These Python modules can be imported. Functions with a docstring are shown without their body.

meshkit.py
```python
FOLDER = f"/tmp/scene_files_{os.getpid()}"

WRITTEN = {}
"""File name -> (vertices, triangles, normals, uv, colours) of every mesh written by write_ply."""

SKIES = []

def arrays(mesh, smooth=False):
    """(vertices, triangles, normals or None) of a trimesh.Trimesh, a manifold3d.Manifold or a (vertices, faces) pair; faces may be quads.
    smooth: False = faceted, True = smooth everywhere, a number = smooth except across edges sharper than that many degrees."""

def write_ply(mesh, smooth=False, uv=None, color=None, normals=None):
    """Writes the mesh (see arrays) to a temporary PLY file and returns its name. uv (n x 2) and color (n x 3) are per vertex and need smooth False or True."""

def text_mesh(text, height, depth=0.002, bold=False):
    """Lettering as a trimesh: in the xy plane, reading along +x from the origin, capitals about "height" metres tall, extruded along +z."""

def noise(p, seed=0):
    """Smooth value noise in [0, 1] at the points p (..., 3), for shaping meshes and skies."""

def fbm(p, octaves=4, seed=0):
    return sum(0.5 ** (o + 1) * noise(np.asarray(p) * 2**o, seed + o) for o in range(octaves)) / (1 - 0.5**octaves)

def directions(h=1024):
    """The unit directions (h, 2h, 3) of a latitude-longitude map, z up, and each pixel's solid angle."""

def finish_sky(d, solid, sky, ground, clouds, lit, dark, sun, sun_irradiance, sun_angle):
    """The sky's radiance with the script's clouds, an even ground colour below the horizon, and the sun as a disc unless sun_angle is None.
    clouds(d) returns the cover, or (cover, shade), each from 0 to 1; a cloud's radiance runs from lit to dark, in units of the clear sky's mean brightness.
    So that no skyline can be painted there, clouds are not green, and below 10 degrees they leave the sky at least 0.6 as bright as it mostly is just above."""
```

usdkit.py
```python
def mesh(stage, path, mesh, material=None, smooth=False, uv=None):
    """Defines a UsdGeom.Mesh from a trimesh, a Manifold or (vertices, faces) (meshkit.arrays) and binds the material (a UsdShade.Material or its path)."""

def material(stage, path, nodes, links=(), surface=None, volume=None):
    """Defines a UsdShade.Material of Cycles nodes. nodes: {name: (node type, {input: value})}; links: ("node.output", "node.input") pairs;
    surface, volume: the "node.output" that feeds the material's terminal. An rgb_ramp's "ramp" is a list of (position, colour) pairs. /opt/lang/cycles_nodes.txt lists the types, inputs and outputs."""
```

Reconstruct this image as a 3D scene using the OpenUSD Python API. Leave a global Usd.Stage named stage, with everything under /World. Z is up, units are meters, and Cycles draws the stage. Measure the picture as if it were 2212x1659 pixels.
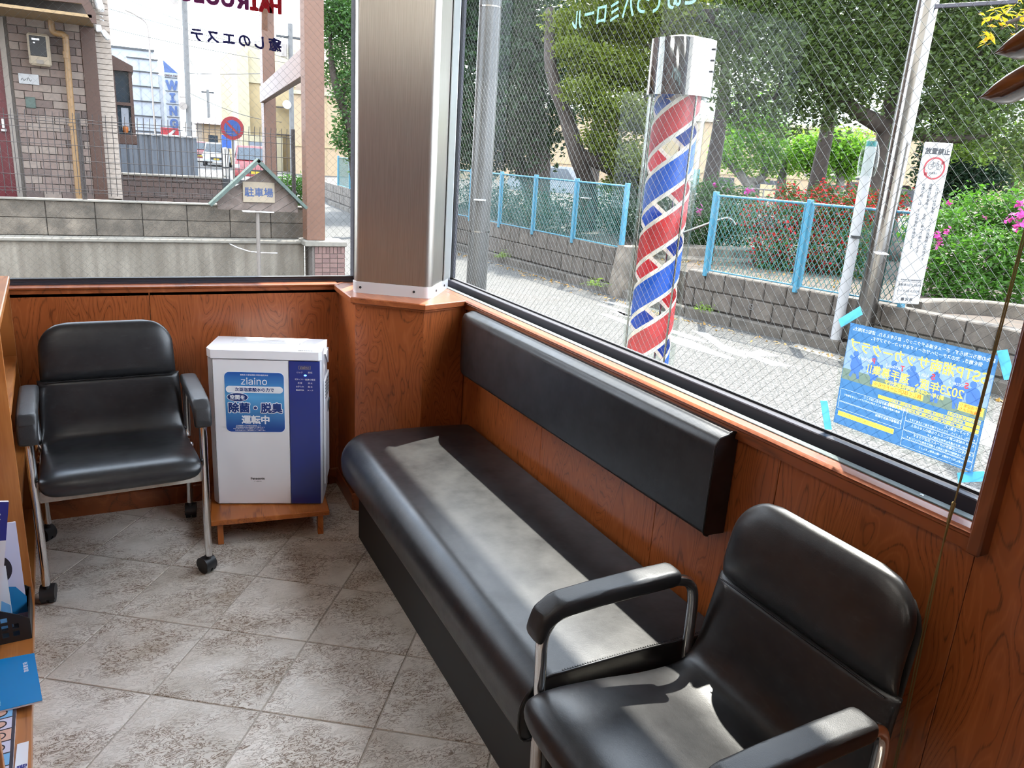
import math, glob, random
import numpy as np, trimesh, usdkit, meshkit
import manifold3d as m3
from manifold3d import Manifold
from shapely import geometry as sg, affinity, ops as sops
import shapely
from pxr import Usd, UsdGeom, UsdLux, UsdShade, Gf, Sdf, Vt

stage = Usd.Stage.CreateInMemory()
UsdGeom.SetStageUpAxis(stage, 'Z'); UsdGeom.SetStageMetersPerUnit(stage, 1.0)
UsdGeom.Xform.Define(stage, '/World')
# ------------------------------------------------------------------ camera, sky, sun, lamps, exposure
# x runs along the back wall, y out through the back window, z up; the floor is z = 0, the street z = -0.15
FPX, W_, H_ = 1643.66, 2212, 1659
CAM = np.array([0.17529, -3.04202, 1.38781])
YAW, PITCH, ROLL = np.radians(27.59005), np.radians(16.30691), np.radians(3.79147)
EXPOSURE = 1.95
SKY_STRENGTH, SUN_STRENGTH, LAMP_POWER = 2.2, 1.25, 5.5
SUN_DIR = np.array([0.40, 0.50, 1.0]); SUN_DIR /= np.linalg.norm(SUN_DIR)
cam = UsdGeom.Camera.Define(stage, '/World/camera')
fw = np.array([math.sin(YAW) * math.cos(PITCH), math.cos(YAW) * math.cos(PITCH), -math.sin(PITCH)])
rt = np.array([math.cos(YAW), -math.sin(YAW), 0]); up = np.cross(rt, fw)
r2, u2 = math.cos(ROLL) * rt + math.sin(ROLL) * up, -math.sin(ROLL) * rt + math.cos(ROLL) * up
cam.AddTransformOp().Set(Gf.Matrix4d(*map(float, [*r2, 0, *u2, 0, *(-fw), 0, *CAM, 1])))
cam.CreateHorizontalApertureAttr(36.0); cam.CreateFocalLengthAttr(36.0 * FPX / W_)
cam.CreateClippingRangeAttr(Gf.Vec2f(0.05, 1000)); cam.CreateExposureAttr(EXPOSURE)


class N:
    """A small builder of node graphs: add(type, input=value or a "node.output" reference) returns the node's name."""
    def __init__(s): s.nodes, s.links, s.k = {}, [], 0
    def add(s, kind, **kw):
        s.k += 1; name = 'n%d' % s.k; vals = {}
        for k, v in kw.items():
            if isinstance(v, R): s.links.append((v.ref, name + '.' + k))
            else: vals[k] = v
        s.nodes[name] = (kind, vals)
        return name
    def math(s, op, a, b=0.5, c=0.0): return R(s.add('math', math_type=op, value1=a, value2=b, value3=c) + '.value')
    def ramp(s, fac, stops): return R(s.add('rgb_ramp', fac=fac, ramp=stops) + '.color')
    def obj(s): return R(s.add('texture_coordinate') + '.object')
    def pos(s): return R(s.add('geometry') + '.position')
    def map(s, v, scale=(1, 1, 1), rot=(0, 0, 0), loc=(0, 0, 0)): return R(s.add('mapping', vector=v, scale=scale, rotation=rot, location=loc) + '.vector')
    def noise(s, v, scale, detail=3.0, rough=.5, dist=0.0): return R(s.add('noise_texture', vector=v, scale=scale, detail=detail, roughness=rough, distortion=dist) + '.fac')
    def mix(s, fac, a, b, t='mix'): return R(s.add('mix_color', fac=fac, a=a, b=b, blend_type=t) + '.result')
    def bump(s, h, strength=.3, dist=.002): return R(s.add('bump', height=h, strength=strength, distance=dist, use_object_space=False) + '.normal')
    def done(s, name, out): return usdkit.material(stage, '/World/Looks/' + name, s.nodes, s.links, surface=out)


class R:
    def __init__(s, ref): s.ref = ref


KA = 1.0
def lin(r, g=None, b=None):
    v = np.array([r, g, b] if g is not None else [r, r, r], float) / 255
    return tuple(float(x) * KA for x in np.where(v < .04045, v / 12.92, ((v + .055) / 1.055) ** 2.4))


n = N()   # sky: bright, milky blue, with soft clouds; the same all round
d_ = R(n.add('texture_coordinate') + '.generated')
cl = n.noise(n.map(d_, (2.2, 2.2, 4.5)), 1.6, 5.0, .55)
col = n.ramp(cl, [(0.30, (.50, .66, .92)), (.52, (.80, .88, 1.0)), (.72, (1.0, 1.0, 1.0))])
bg = n.add('background_shader', color=col, strength=SKY_STRENGTH)
sky_m = n.done('sky', bg + '.background')
dome = UsdLux.DomeLight.Define(stage, '/World/sky'); dome.CreateIntensityAttr(1.0)
UsdShade.MaterialBindingAPI.Apply(dome.GetPrim()).Bind(sky_m)
sun = UsdLux.DistantLight.Define(stage, '/World/sun'); sun.CreateAngleAttr(0.7); sun.CreateNormalizeAttr(True)
sun.CreateIntensityAttr(SUN_STRENGTH); sun.CreateColorAttr(Gf.Vec3f(1.0, .95, .86))
mm = Gf.Matrix4d(1); mm.SetLookAt(Gf.Vec3d(*map(float, SUN_DIR * 10)), Gf.Vec3d(0, 0, 0), Gf.Vec3d(0, 0, 1))
sun.AddTransformOp().Set(mm.GetInverse())

# ------------------------------------------------------------------ scene helpers
TAKEN, MAT4 = set(), {}


def numbered(parent, name):
    p, k = f'{parent}/{name}', 0
    while p in TAKEN:
        k += 1; p = f'{parent}/{name}_{k:03d}'
    TAKEN.add(p)
    return p


def tag(prim, label=None, cat=None, group=None, kind=None):
    for k, v in (('label', label), ('category', cat), ('group', group), ('kind', kind)):
        if v: prim.SetCustomDataByKey(k, v)
    return prim


def rotz(a):
    c, s = math.cos(a), math.sin(a)
    return np.array([[c, -s, 0, 0], [s, c, 0, 0], [0, 0, 1, 0], [0, 0, 0, 1.0]])


def thing(name, label, cat, loc=(0, 0, 0), deg=0.0, group=None, kind=None):
    """An Xform at the thing's base; the parts that follow are its children."""
    p = numbered('/World', name)
    x = UsdGeom.Xform.Define(stage, p); x.AddTranslateOp().Set(Gf.Vec3d(*map(float, loc))); x.AddRotateZOp().Set(float(deg))
    M = rotz(math.radians(deg)); M[:3, 3] = loc; MAT4[p] = M
    return tag(x.GetPrim(), label, cat, group, kind)


def arr(mesh):
    if hasattr(mesh, 'to_mesh'):
        q = mesh.to_mesh(); return np.array(q.vert_properties[:, :3], float), np.array(q.tri_verts, int)
    if isinstance(mesh, (tuple, list)):
        v, f = np.asarray(mesh[0], float), np.asarray(mesh[1], int)
        return v, (np.vstack([f[:, [0, 1, 2]], f[:, [0, 2, 3]]]) if f.shape[1] == 4 else f)
    return np.array(mesh.vertices), np.array(mesh.faces)


def obj(name, mesh, mat, parent=None, label=None, cat=None, group=None, kind=None, smooth=False, world=False):
    """ONE mesh prim: a part of parent, or a thing of its own. world=True: the vertices are given in world space."""
    up_ = str(parent.GetPath()) if parent is not None else '/World'
    v, f = arr(mesh)
    if world and up_ in MAT4:
        v = (v - MAT4[up_][:3, 3]) @ MAT4[up_][:3, :3]
    p = numbered(up_, name)
    if parent is None:   # a single-mesh thing: give it an origin at its base
        c = np.array([v[:, 0].mean(), v[:, 1].mean(), v[:, 2].min()]); v = v - c
    m = usdkit.mesh(stage, p, (v, f), mat, smooth=smooth)
    if parent is None:
        m.AddTranslateOp().Set(Gf.Vec3d(*map(float, c))); MAT4[p] = np.eye(4); MAT4[p][:3, 3] = c
    else:
        MAT4[p] = MAT4.get(up_, np.eye(4))
    return tag(m.GetPrim(), label, cat, group, kind)


def dup(root, loc, deg, label=None, group=None):
    was = root.GetCustomData(); name = root.GetName().split('_0')[0]
    r = thing(name, label or was['label'], was['category'], loc, deg, group or was.get('group'))
    r.GetReferences().AddInternalReference(root.GetPath()); r.SetInstanceable(True)
    return r


# ------------------------------------------------------------------ shape helpers
def cat(*ms):
    vs, fs, k = [], [], 0
    for m in ms:
        v, f = arr(m); vs.append(v); fs.append(f + k); k += len(v)
    return np.vstack(vs), np.vstack(fs)


def box(x0, x1, y0, y1, z0, z1, ch=0.0):
    x0, x1 = sorted((x0, x1)); y0, y1 = sorted((y0, y1)); z0, z1 = sorted((z0, z1))
    if ch <= 0:
        m = trimesh.creation.box([x1 - x0, y1 - y0, z1 - z0]); m.apply_translation([(x0 + x1) / 2, (y0 + y1) / 2, (z0 + z1) / 2]); return arr(m)
    ch = min(ch, .45 * (x1 - x0), .45 * (y1 - y0), .45 * (z1 - z0)); P = []
    for sx in (0, 1):
        for sy in (0, 1):
            for sz in (0, 1):
                c = np.array([x1 if sx else x0, y1 if sy else y0, z1 if sz else z0]); d = np.array([-1 if sx else 1, -1 if sy else 1, -1 if sz else 1]) * ch
                for k in range(3):
                    q = c + d; q[k] = c[k]; P.append(q)
    return arr(Manifold.hull_points(np.array(P)))


def rbox(x0, x1, y0, y1, z0, z1, r, n=12):
    s = Manifold.sphere(r, n)
    return arr(Manifold.batch_hull([s.translate((x, y, z)) for x in (x0 + r, x1 - r) for y in (y0 + r, y1 - r) for z in (z0 + r, z1 - r)]))


def hull_spheres(pts, n=14):
    return Manifold.batch_hull([Manifold.sphere(p[3], n).translate(tuple(map(float, p[:3]))) for p in pts])


def tf(mesh, M):
    v, f = arr(mesh); M = np.asarray(M, float)
    f2 = f if np.linalg.det(M[:3, :3]) > 0 else f[:, ::-1]
    return v @ M[:3, :3].T + M[:3, 3], f2


def frame(o, u, v, nrm=None):
    u, v = np.asarray(u, float), np.asarray(v, float); u = u / np.linalg.norm(u); v = v / np.linalg.norm(v)
    M = np.eye(4); M[:3, 0], M[:3, 1], M[:3, 2], M[:3, 3] = u, v, np.cross(u, v) if nrm is None else nrm, o
    return M


def tube(pts, r, sides=10, cap=True):
    p = np.asarray(pts, float); t = np.gradient(p, axis=0); t /= np.linalg.norm(t, axis=1, keepdims=True) + 1e-12
    a = np.zeros_like(p); ref = np.array([0, 0, 1.0]) if abs(t[0][2]) < .9 else np.array([1.0, 0, 0])
    a[0] = np.cross(t[0], ref)
    for i in range(1, len(p)): a[i] = a[i - 1] - t[i] * (a[i - 1] @ t[i])
    a /= np.linalg.norm(a, axis=1, keepdims=True) + 1e-12
    b, ang = np.cross(t, a), np.arange(sides) * 2 * np.pi / sides
    rr = np.broadcast_to(r, (len(p),))[:, None, None]
    v = (p[:, None] + rr * (np.cos(ang)[None, :, None] * a[:, None] + np.sin(ang)[None, :, None] * b[:, None])).reshape(-1, 3)
    i, j = np.meshgrid(np.arange(len(p) - 1), np.arange(sides), indexing='ij')
    q = np.stack([i * sides + j, i * sides + (j + 1) % sides, (i + 1) * sides + (j + 1) % sides, (i + 1) * sides + j], -1).reshape(-1, 4)
    f = np.vstack([q[:, [0, 1, 2]], q[:, [0, 2, 3]]])
    if cap:
        k = len(v); v = np.vstack([v, p[0], p[-1]]); j = np.arange(sides); L = (len(p) - 1) * sides
        f = np.vstack([f, np.stack([np.full(sides, k), (j + 1) % sides, j], 1), np.stack([np.full(sides, k + 1), L + j, L + (j + 1) % sides], 1)])
    return v, f


def smooth_path(pts, k=6):
    """Catmull-Rom through the points."""
    p = np.asarray(pts, float); P = np.vstack([2 * p[0] - p[1], p, 2 * p[-1] - p[-2]]); out = []
    for i in range(1, len(P) - 2):
        for t in np.linspace(0, 1, k, endpoint=False):
            a, b, c, d = P[i - 1:i + 3]
            out.append(.5 * (2 * b + (c - a) * t + (2 * a - 5 * b + 4 * c - d) * t * t + (3 * b - a - 3 * c + d) * t ** 3))
    return np.array(out + [p[-1]])


def cyl(p0, p1, r, sides=16, r2=None):
    return tube([p0, p1], [r, r if r2 is None else r2], sides)


def prism(poly, z0, z1):
    """A polygon in xy (points or shapely) between two heights."""
    g = poly if hasattr(poly, 'geoms') or hasattr(poly, 'exterior') else sg.Polygon(poly)
    out = []
    for q in getattr(g, 'geoms', [g]):
        if q.is_empty or q.area < 1e-9: continue
        m = trimesh.creation.extrude_polygon(q, z1 - z0, engine='earcut'); m.apply_translation([0, 0, z0]); out.append(m)
    return cat(*out)


def cap_faces(prof):
    prof = np.asarray(prof, float); v, f = trimesh.creation.triangulate_polygon(sg.Polygon(prof), engine='earcut')[:2]
    return np.array([np.argmin(((prof - q) ** 2).sum(1)) for q in v])[np.asarray(f)]


def sweep(profile, path3, udir=None):
    """A closed 2-D profile (a across, b up) carried along a level polyline with mitred corners; a points to the left of travel."""
    P = np.asarray(path3, float); prof = np.asarray(profile, float); nn, m = len(P), len(profile); V = []
    for i in range(nn):
        d0 = P[i] - P[i - 1] if i else P[1] - P[0]; d1 = P[i + 1] - P[i] if i < nn - 1 else P[-1] - P[-2]
        d0, d1 = d0 / np.linalg.norm(d0), d1 / np.linalg.norm(d1)
        n0, n1 = np.array([-d0[1], d0[0], 0]), np.array([-d1[1], d1[0], 0]); s = n0 + n1; s = s / (s @ n0)
        V += [P[i] + a * s + np.array([0, 0, b]) for a, b in prof]
    V = np.array(V); q = []
    for i in range(nn - 1):
        for j in range(m): q.append([i * m + j, i * m + (j + 1) % m, (i + 1) * m + (j + 1) % m, (i + 1) * m + j])
    caps = cap_faces(prof)
    q = np.array(q); f = np.vstack([q[:, [0, 1, 2]], q[:, [0, 2, 3]], caps, caps[:, ::-1] + (nn - 1) * m])
    t = trimesh.Trimesh(V, f, process=False); trimesh.repair.fix_normals(t)
    return arr(t)


def rrect(x0, x1, y0, y1, r, n=6):
    return sg.box(x0 + r, y0 + r, x1 - r, y1 - r).buffer(r, quad_segs=n)


FONT = {}
def font(kind, px):
    from PIL import ImageFont
    if (kind, px) not in FONT:
        names = {'cjk': 'Noto Sans CJK Regular.woff2', 'latin': 'Inter.woff2'}
        FONT[kind, px] = ImageFont.truetype(glob.glob('/opt/blender-*/*/datafiles/fonts/' + names[kind])[0], px)
    return FONT[kind, px]


def letters(text, h, kind='cjk', bold=0, px=56, grow=0.0):
    """Lettering as a flat polygon centred on the origin, the em being h metres tall."""
    from PIL import Image, ImageDraw
    f = font(kind, px); x0, y0, x1, y1 = f.getbbox(text, anchor='ls', stroke_width=bold)
    im = Image.new('L', (x1 - x0 + 8, y1 - y0 + 8)); ImageDraw.Draw(im).text((4 - x0, 4 - y0), text, 255, f, anchor='ls', stroke_width=bold)
    on = np.pad(np.asarray(im) > 120, ((0, 0), (1, 1))).astype(np.int8)
    rows, st = np.nonzero(np.diff(on, axis=1) == 1); en = np.nonzero(np.diff(on, axis=1) == -1)[1]
    g = shapely.union_all(shapely.box(st, -rows - 1, en, -rows)).buffer(.5).buffer(-.5).simplify(.55)
    s = h / px; cx, cy = (on.shape[1] - 2) / 2, -on.shape[0] / 2
    g = affinity.affine_transform(g, [s, 0, 0, s, -cx * s, -cy * s])
    return g.buffer(grow) if grow else g


def flat(g, M, t=0.0004, z=0.0):
    """A flat polygon as a thin plate lying in the frame M."""
    return tf(prism(g, z, z + t), M)


def leaves(rng, centres, size, up_bias=.4, slim=.5):
    """One folded leaf (two triangles) at each centre."""
    k = len(centres); a = rng.normal(size=(k, 3)); a[:, 2] *= .5; a /= np.linalg.norm(a, axis=1, keepdims=True)
    nr = rng.normal(size=(k, 3)); nr[:, 2] = np.abs(nr[:, 2]) + up_bias; b = np.cross(a, nr); b /= np.linalg.norm(b, axis=1, keepdims=True) + 1e-9
    nr = np.cross(b, a); s = (size * rng.uniform(.6, 1.3, k))[:, None]
    v = np.stack([centres - a * s, centres + b * s * slim + nr * s * .15, centres + a * s, centres - b * s * slim + nr * s * .15], 1).reshape(-1, 3)
    i = np.arange(k)[:, None] * 4
    return v, np.vstack([i + [0, 1, 2], i + [0, 2, 3]])


def crown_points(rng, blobs, count, shell=.55, flat_=1.0):
    w = np.array([b[3] ** 2 for b in blobs]); which = rng.choice(len(blobs), count, p=w / w.sum()); B = np.array(blobs)[which]
    d = rng.normal(size=(count, 3)); d /= np.linalg.norm(d, axis=1, keepdims=True); r = rng.uniform(shell ** 3, 1, count) ** (1 / 3)
    d[:, 2] *= flat_
    return B[:, :3] + d * (r * B[:, 3])[:, None] + rng.normal(size=(count, 3)) * B[:, 3:4] * [.2, .2, .2 * flat_]


# the window wall on the right runs at a slight angle: s metres from the corner towards the camera, o metres outwards
E0, SD, OD = np.array([1.324, 0.0]), np.array([.0157, -.99988]), np.array([.99988, .0157])
MR = np.eye(4); MR[:2, 0], MR[:2, 1], MR[:2, 3] = OD, -SD, E0     # local x = o, local y = -s


def rw(mesh): return tf(mesh, MR)
def RP(s, o, z=0.0): return np.array([*(E0 + s * SD + o * OD), z])
def rbx(s0, s1, o0, o1, z0, z1, ch=0.0): return rw(box(o0, o1, -s1, -s0, z0, z1, ch))
# ------------------------------------------------------------------ materials
MT = {}
def plain(name, color, rough=.5, metallic=0.0, noise_amt=0.0, noise_scale=20.0, bump=0.0, bscale=200.0, **kw):
    n = N(); v = n.obj(); base = color
    if noise_amt: base = n.ramp(n.noise(v, noise_scale, 4.0), [(.3, tuple(c * (1 - noise_amt) for c in color)), (.7, tuple(min(1, c * (1 + noise_amt)) for c in color))])
    args = dict(base_color=base, roughness=rough, metallic=metallic, **kw)
    if bump: args['normal'] = n.bump(n.noise(v, bscale, 3.0), bump, .001)
    MT[name] = n.done(name, n.add('principled_bsdf', **args) + '.BSDF'); return MT[name]


def wood(name, dark, mid, light, scale=1.0, contours=11.0, rough=.32, vertical=True, coat=.25):
    """Rotary-cut plywood: contour lines of a noise stretched along the grain."""
    n = N(); v = n.obj(); v0 = n.map(v, (5 * scale, 5 * scale, 1.1 * scale) if vertical else (5 * scale, 1.1 * scale, 5 * scale))
    big = n.noise(v0, 1.0, 2.0, .45, .4)
    ring = n.math('fraction', n.math('multiply', big, contours))
    ring = n.math('pingpong', ring, .5); ring = n.math('multiply', ring, 2.0)
    fine = n.noise(n.map(v, (90 * scale, 90 * scale, 6 * scale) if vertical else (90 * scale, 6 * scale, 90 * scale)), 2.0, 3.0)
    t = n.math('add', n.math('multiply', ring, .62), n.math('multiply', fine, .42))
    col = n.ramp(t, [(.16, dark), (.34, mid), (.62, mid), (.9, light)])
    tone = n.ramp(n.noise(n.map(v, (1.6, 1.6, .8)), 1.3, 2.0), [(.35, (.80, .78, .75)), (.65, (1.12, 1.10, 1.08))])
    col = n.mix(1.0, col, tone, 'multiply')
    MT[name] = n.done(name, n.add('principled_bsdf', base_color=col, roughness=rough, coat_weight=coat, coat_roughness=.18, normal=n.bump(fine, .12, .001)) + '.BSDF'); return MT[name]


wood('wood_panel', lin(100, 50, 24), lin(150, 80, 40), lin(164, 92, 50), 1.9, 22.0)
wood('wood_trim', lin(98, 48, 22), lin(140, 74, 38), lin(164, 94, 54), 1.0, 5.0, .35, False)
wood('wood_trim_upright', lin(70, 34, 18), lin(112, 58, 30), lin(132, 74, 42), 1.0, 5.0, .35)
wood('wood_shelf', lin(140, 82, 36), lin(178, 112, 56), lin(200, 136, 76), 1.0, 4.0, .4, False)
wood('wood_shelf_upright', lin(130, 74, 32), lin(170, 104, 50), lin(192, 126, 68), 1.0, 4.0, .4)
wood('wood_stand', lin(128, 66, 24), lin(170, 96, 40), lin(192, 118, 58), 1.4, 5.0, .3, False)
wood('wood_hanger', lin(58, 30, 14), lin(104, 60, 28), lin(136, 84, 44), 2.0, 5.0, .22, False, .5)
wood('wood_weathered', lin(58, 50, 46), lin(92, 80, 74), lin(112, 100, 94), .7, 3.0, .75, False, 0.0)

n = N(); v = n.obj()   # black leatherette: worn grain, faint scuffs
g1 = n.noise(v, 420.0, 3.0); wear = n.noise(n.map(v, (6, 6, 6)), 1.2, 5.0, .62); scuff = n.noise(n.map(v, (30, 260, 60), (0, 0, .5)), 1.0, 4.0, .7)
rough = n.math('add', .20, n.math('multiply', wear, .24))
basec = n.ramp(scuff, [(.55, (.010, .010, .011)), (.78, (.022, .022, .024))])
MT['leather'] = n.done('leather', n.add('principled_bsdf', base_color=basec, roughness=rough, specular_ior_level=.6, normal=n.bump(n.math('add', g1, n.math('multiply', wear, .8)), .10, .0012)) + '.BSDF')
plain('black_vinyl', (.008, .008, .009), .5, bump=.1, bscale=300)
plain('arm_rubber', (.016, .016, .017), .42, bump=.25, bscale=600)
plain('caster_black', (.012, .012, .013), .45)
plain('piping', (.010, .010, .011), .30)
plain('chrome', (.72, .72, .73), .12, 1.0)
plain('zinc_bar', lin(196, 192, 182), .45, .3, .15, 60)
plain('aluminium', (.60, .61, .62), .34, 1.0)
plain('alu_white', lin(214, 214, 214), .35, .5)
plain('frame_grey', lin(92, 100, 98), .42, .4, .2, 30)
plain('frame_dark', lin(52, 50, 58), .45, .2)
plain('gasket', (.006, .006, .007), .6)
plain('bolt', (.02, .02, .02), .5, .4)
plain('white_paint', lin(226, 226, 222), .6)
plain('ceiling_white', lin(236, 232, 222), .85)
plain('wall_cream', lin(228, 218, 200), .85)
plain('plaster_out', lin(196, 190, 180), .9, 0, .1, 6)

n = N(); v = n.obj()   # brushed stainless cladding: fine vertical brushing
br = n.noise(n.map(v, (260, 260, 4)), 2.0, 3.0, .6)
tg = R(n.add('tangent', direction_type='radial', axis='z') + '.tangent')
MT['steel'] = n.done('steel', n.add('principled_bsdf', base_color=n.ramp(br, [(.2, (.42, .39, .345)), (.8, (.58, .545, .49))]), metallic=1.0, roughness=.30, anisotropic=.6, normal=n.bump(br, .06, .001)) + '.BSDF')

n = N(); v = n.pos(); info = R(n.add('object_info') + '.random')   # floor tile: pale stone with scattered brown pits and veins
off = R(n.add('combine_xyz', x=n.math('multiply', info, 37.0), y=n.math('multiply', info, 91.0), z=0.0) + '.vector')
vv = R(n.add('vector_math', math_type='add', vector1=v, vector2=off) + '.vector')
wob = n.noise(n.map(vv, (1, 1, 1)), 9.0, 3.0)
veins = R(n.add('noise_texture', vector=n.map(vv, (1.0, 1.9, 1)), scale=34.0, detail=5.0, roughness=.62, distortion=1.6) + '.fac')
line = n.math('absolute', n.math('subtract', veins, .5))
mask = n.noise(n.map(vv, (1, 1.4, 1)), 5.0, 3.0, .6)
pit = n.math('multiply', n.math('less_than', line, .030), n.ramp(mask, [(.40, (.1, .1, .1)), (.56, (1, 1, 1))]))
basec = n.ramp(wob, [(.3, lin(198, 189, 177)), (.5, lin(213, 205, 195)), (.7, lin(224, 217, 208))])
tint = n.ramp(info, [(0.0, (.93, .92, .90)), (1.0, (1.05, 1.04, 1.03))])
basec = n.mix(1.0, basec, tint, 'multiply')
basec = n.mix(n.ramp(mask, [(.50, (0, 0, 0)), (.78, (.5, .5, .5))]), basec, lin(160, 138, 114))
basec = n.mix(n.math('multiply', pit, .85), basec, lin(110, 86, 64))
h = n.math('subtract', n.math('multiply', wob, .35), n.math('multiply', n.ramp(line, [(0, (1, 1, 1)), (.05, (0, 0, 0))]), .35))
MT['tile'] = n.done('tile', n.add('principled_bsdf', base_color=basec, roughness=n.math('add', .36, n.math('multiply', mask, .3)), specular_ior_level=.4, normal=n.bump(h, .45, .004)) + '.BSDF')
plain('grout', lin(168, 158, 146), .9, 0, .15, 60)

KA = .32      # weathered outdoor surfaces: measured colours are brighter than the surfaces reflect
n = N(); v = n.pos()   # asphalt with pale aggregate
sp = R(n.add('voronoi_texture', vector=v, scale=85.0, feature='f1') + '.color')
spv = R(n.add('separate_color', color=sp) + '.r')
big = n.noise(v, .8, 4.0)
colr = n.mix(1.0, n.ramp(spv, [(0, lin(54, 53, 52)), (.55, lin(98, 96, 93)), (1, lin(160, 156, 150))]), n.ramp(big, [(.3, (.82, .82, .82)), (.7, (1.1, 1.1, 1.1))]), 'multiply')
MT['asphalt'] = n.done('asphalt', n.add('principled_bsdf', base_color=colr, roughness=.85, normal=n.bump(spv, .5, .004)) + '.BSDF')
plain('road_paint', lin(226, 224, 220), .75, 0, .06, 40)


def stone(name, a, b, c, scale=9.0, bump=.5, fine=140.0, per=True):
    n = N(); v = n.pos(); t = n.noise(v, scale, 6.0, .62); s = n.noise(v, fine, 2.0)
    col = n.ramp(n.math('add', n.math('multiply', t, .75), n.math('multiply', s, .25)), [(.32, a), (.5, b), (.68, c)])
    if per: col = n.mix(1.0, col, n.ramp(R(n.add('object_info') + '.random'), [(0, (.84, .83, .82)), (1, (1.12, 1.11, 1.10))]), 'multiply')
    MT[name] = n.done(name, n.add('principled_bsdf', base_color=col, roughness=.9, normal=n.bump(s, bump, .006)) + '.BSDF'); return MT[name]


stone('block', lin(104, 96, 88), lin(134, 124, 114), lin(156, 146, 134))
stone('block_old', lin(92, 86, 76), lin(144, 132, 118), lin(186, 172, 154), 5.0)
stone('kerb', lin(92, 86, 78), lin(126, 118, 108), lin(148, 140, 130), 6.0)
stone('mortar', lin(70, 64, 58), lin(86, 78, 72), lin(98, 90, 82), 12.0, per=False)
stone('earth', lin(66, 54, 44), lin(96, 80, 66), lin(128, 104, 82), 7.0, .8, 60.0, False)
n = N(); v = n.pos()   # cast concrete with rain streaks
st = n.noise(n.map(v, (9, 9, .6)), 1.0, 4.0, .6); sp = n.noise(v, 130.0, 2.0); tt = n.noise(v, 2.2, 4.0)
colr = n.ramp(n.math('add', n.math('multiply', st, .6), n.math('add', n.math('multiply', sp, .15), n.math('multiply', tt, .25))), [(.34, lin(138, 126, 110)), (.5, lin(170, 158, 142)), (.66, lin(212, 200, 182))])
MT['concrete'] = n.done('concrete', n.add('principled_bsdf', base_color=colr, roughness=.9, normal=n.bump(sp, .3, .004)) + '.BSDF')
plain('concrete_edge', lin(190, 182, 168), .9, 0, .12, 12)

KA = .46
for nm, c in (('brick_a', (150, 128, 118)), ('brick_b', (128, 108, 100)), ('brick_c', (164, 146, 134)), ('brick_d', (108, 90, 84)), ('brick_pale', (206, 190, 176)), ('pier_tile', (150, 116, 108)), ('pier_tile_b', (136, 104, 98)), ('low_brick', (116, 94, 86))):
    plain(nm, lin(*c), .75, 0, .1, 30, .2, 200)
KA = .34
plain('brick_joint', lin(150, 140, 132), .9)
plain('door_maroon', lin(112, 34, 42), .4)
plain('soffit_ochre', lin(206, 170, 120), .6)
plain('brown_frame', lin(158, 112, 88), .5, .1, .05, 8)
plain('brown_dark', lin(98, 62, 46), .5)
plain('pipe_ochre', lin(196, 152, 100), .45)
plain('copper_green', lin(112, 132, 122), .7, 0, .2, 40)
plain('fence_blue', lin(92, 180, 214), .45)
plain('fence_mesh_green', lin(70, 150, 150), .5)
plain('fence_brown', lin(74, 62, 58), .5)
plain('fence_silver', lin(190, 178, 168), .45, .3)
plain('pole_grey', lin(104, 102, 98), .26, .25, .06, 3)
plain('pole_concrete', lin(142, 140, 138), .85)
plain('stainless', (.20, .19, .18), .14, 1.0)
plain('cap_chrome', (.34, .34, .34), .05, 1.0)
plain('white_sign', lin(238, 238, 240), .4)
plain('sign_red', lin(196, 28, 44), .4)
plain('sign_blue', lin(36, 96, 190), .4)
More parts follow.
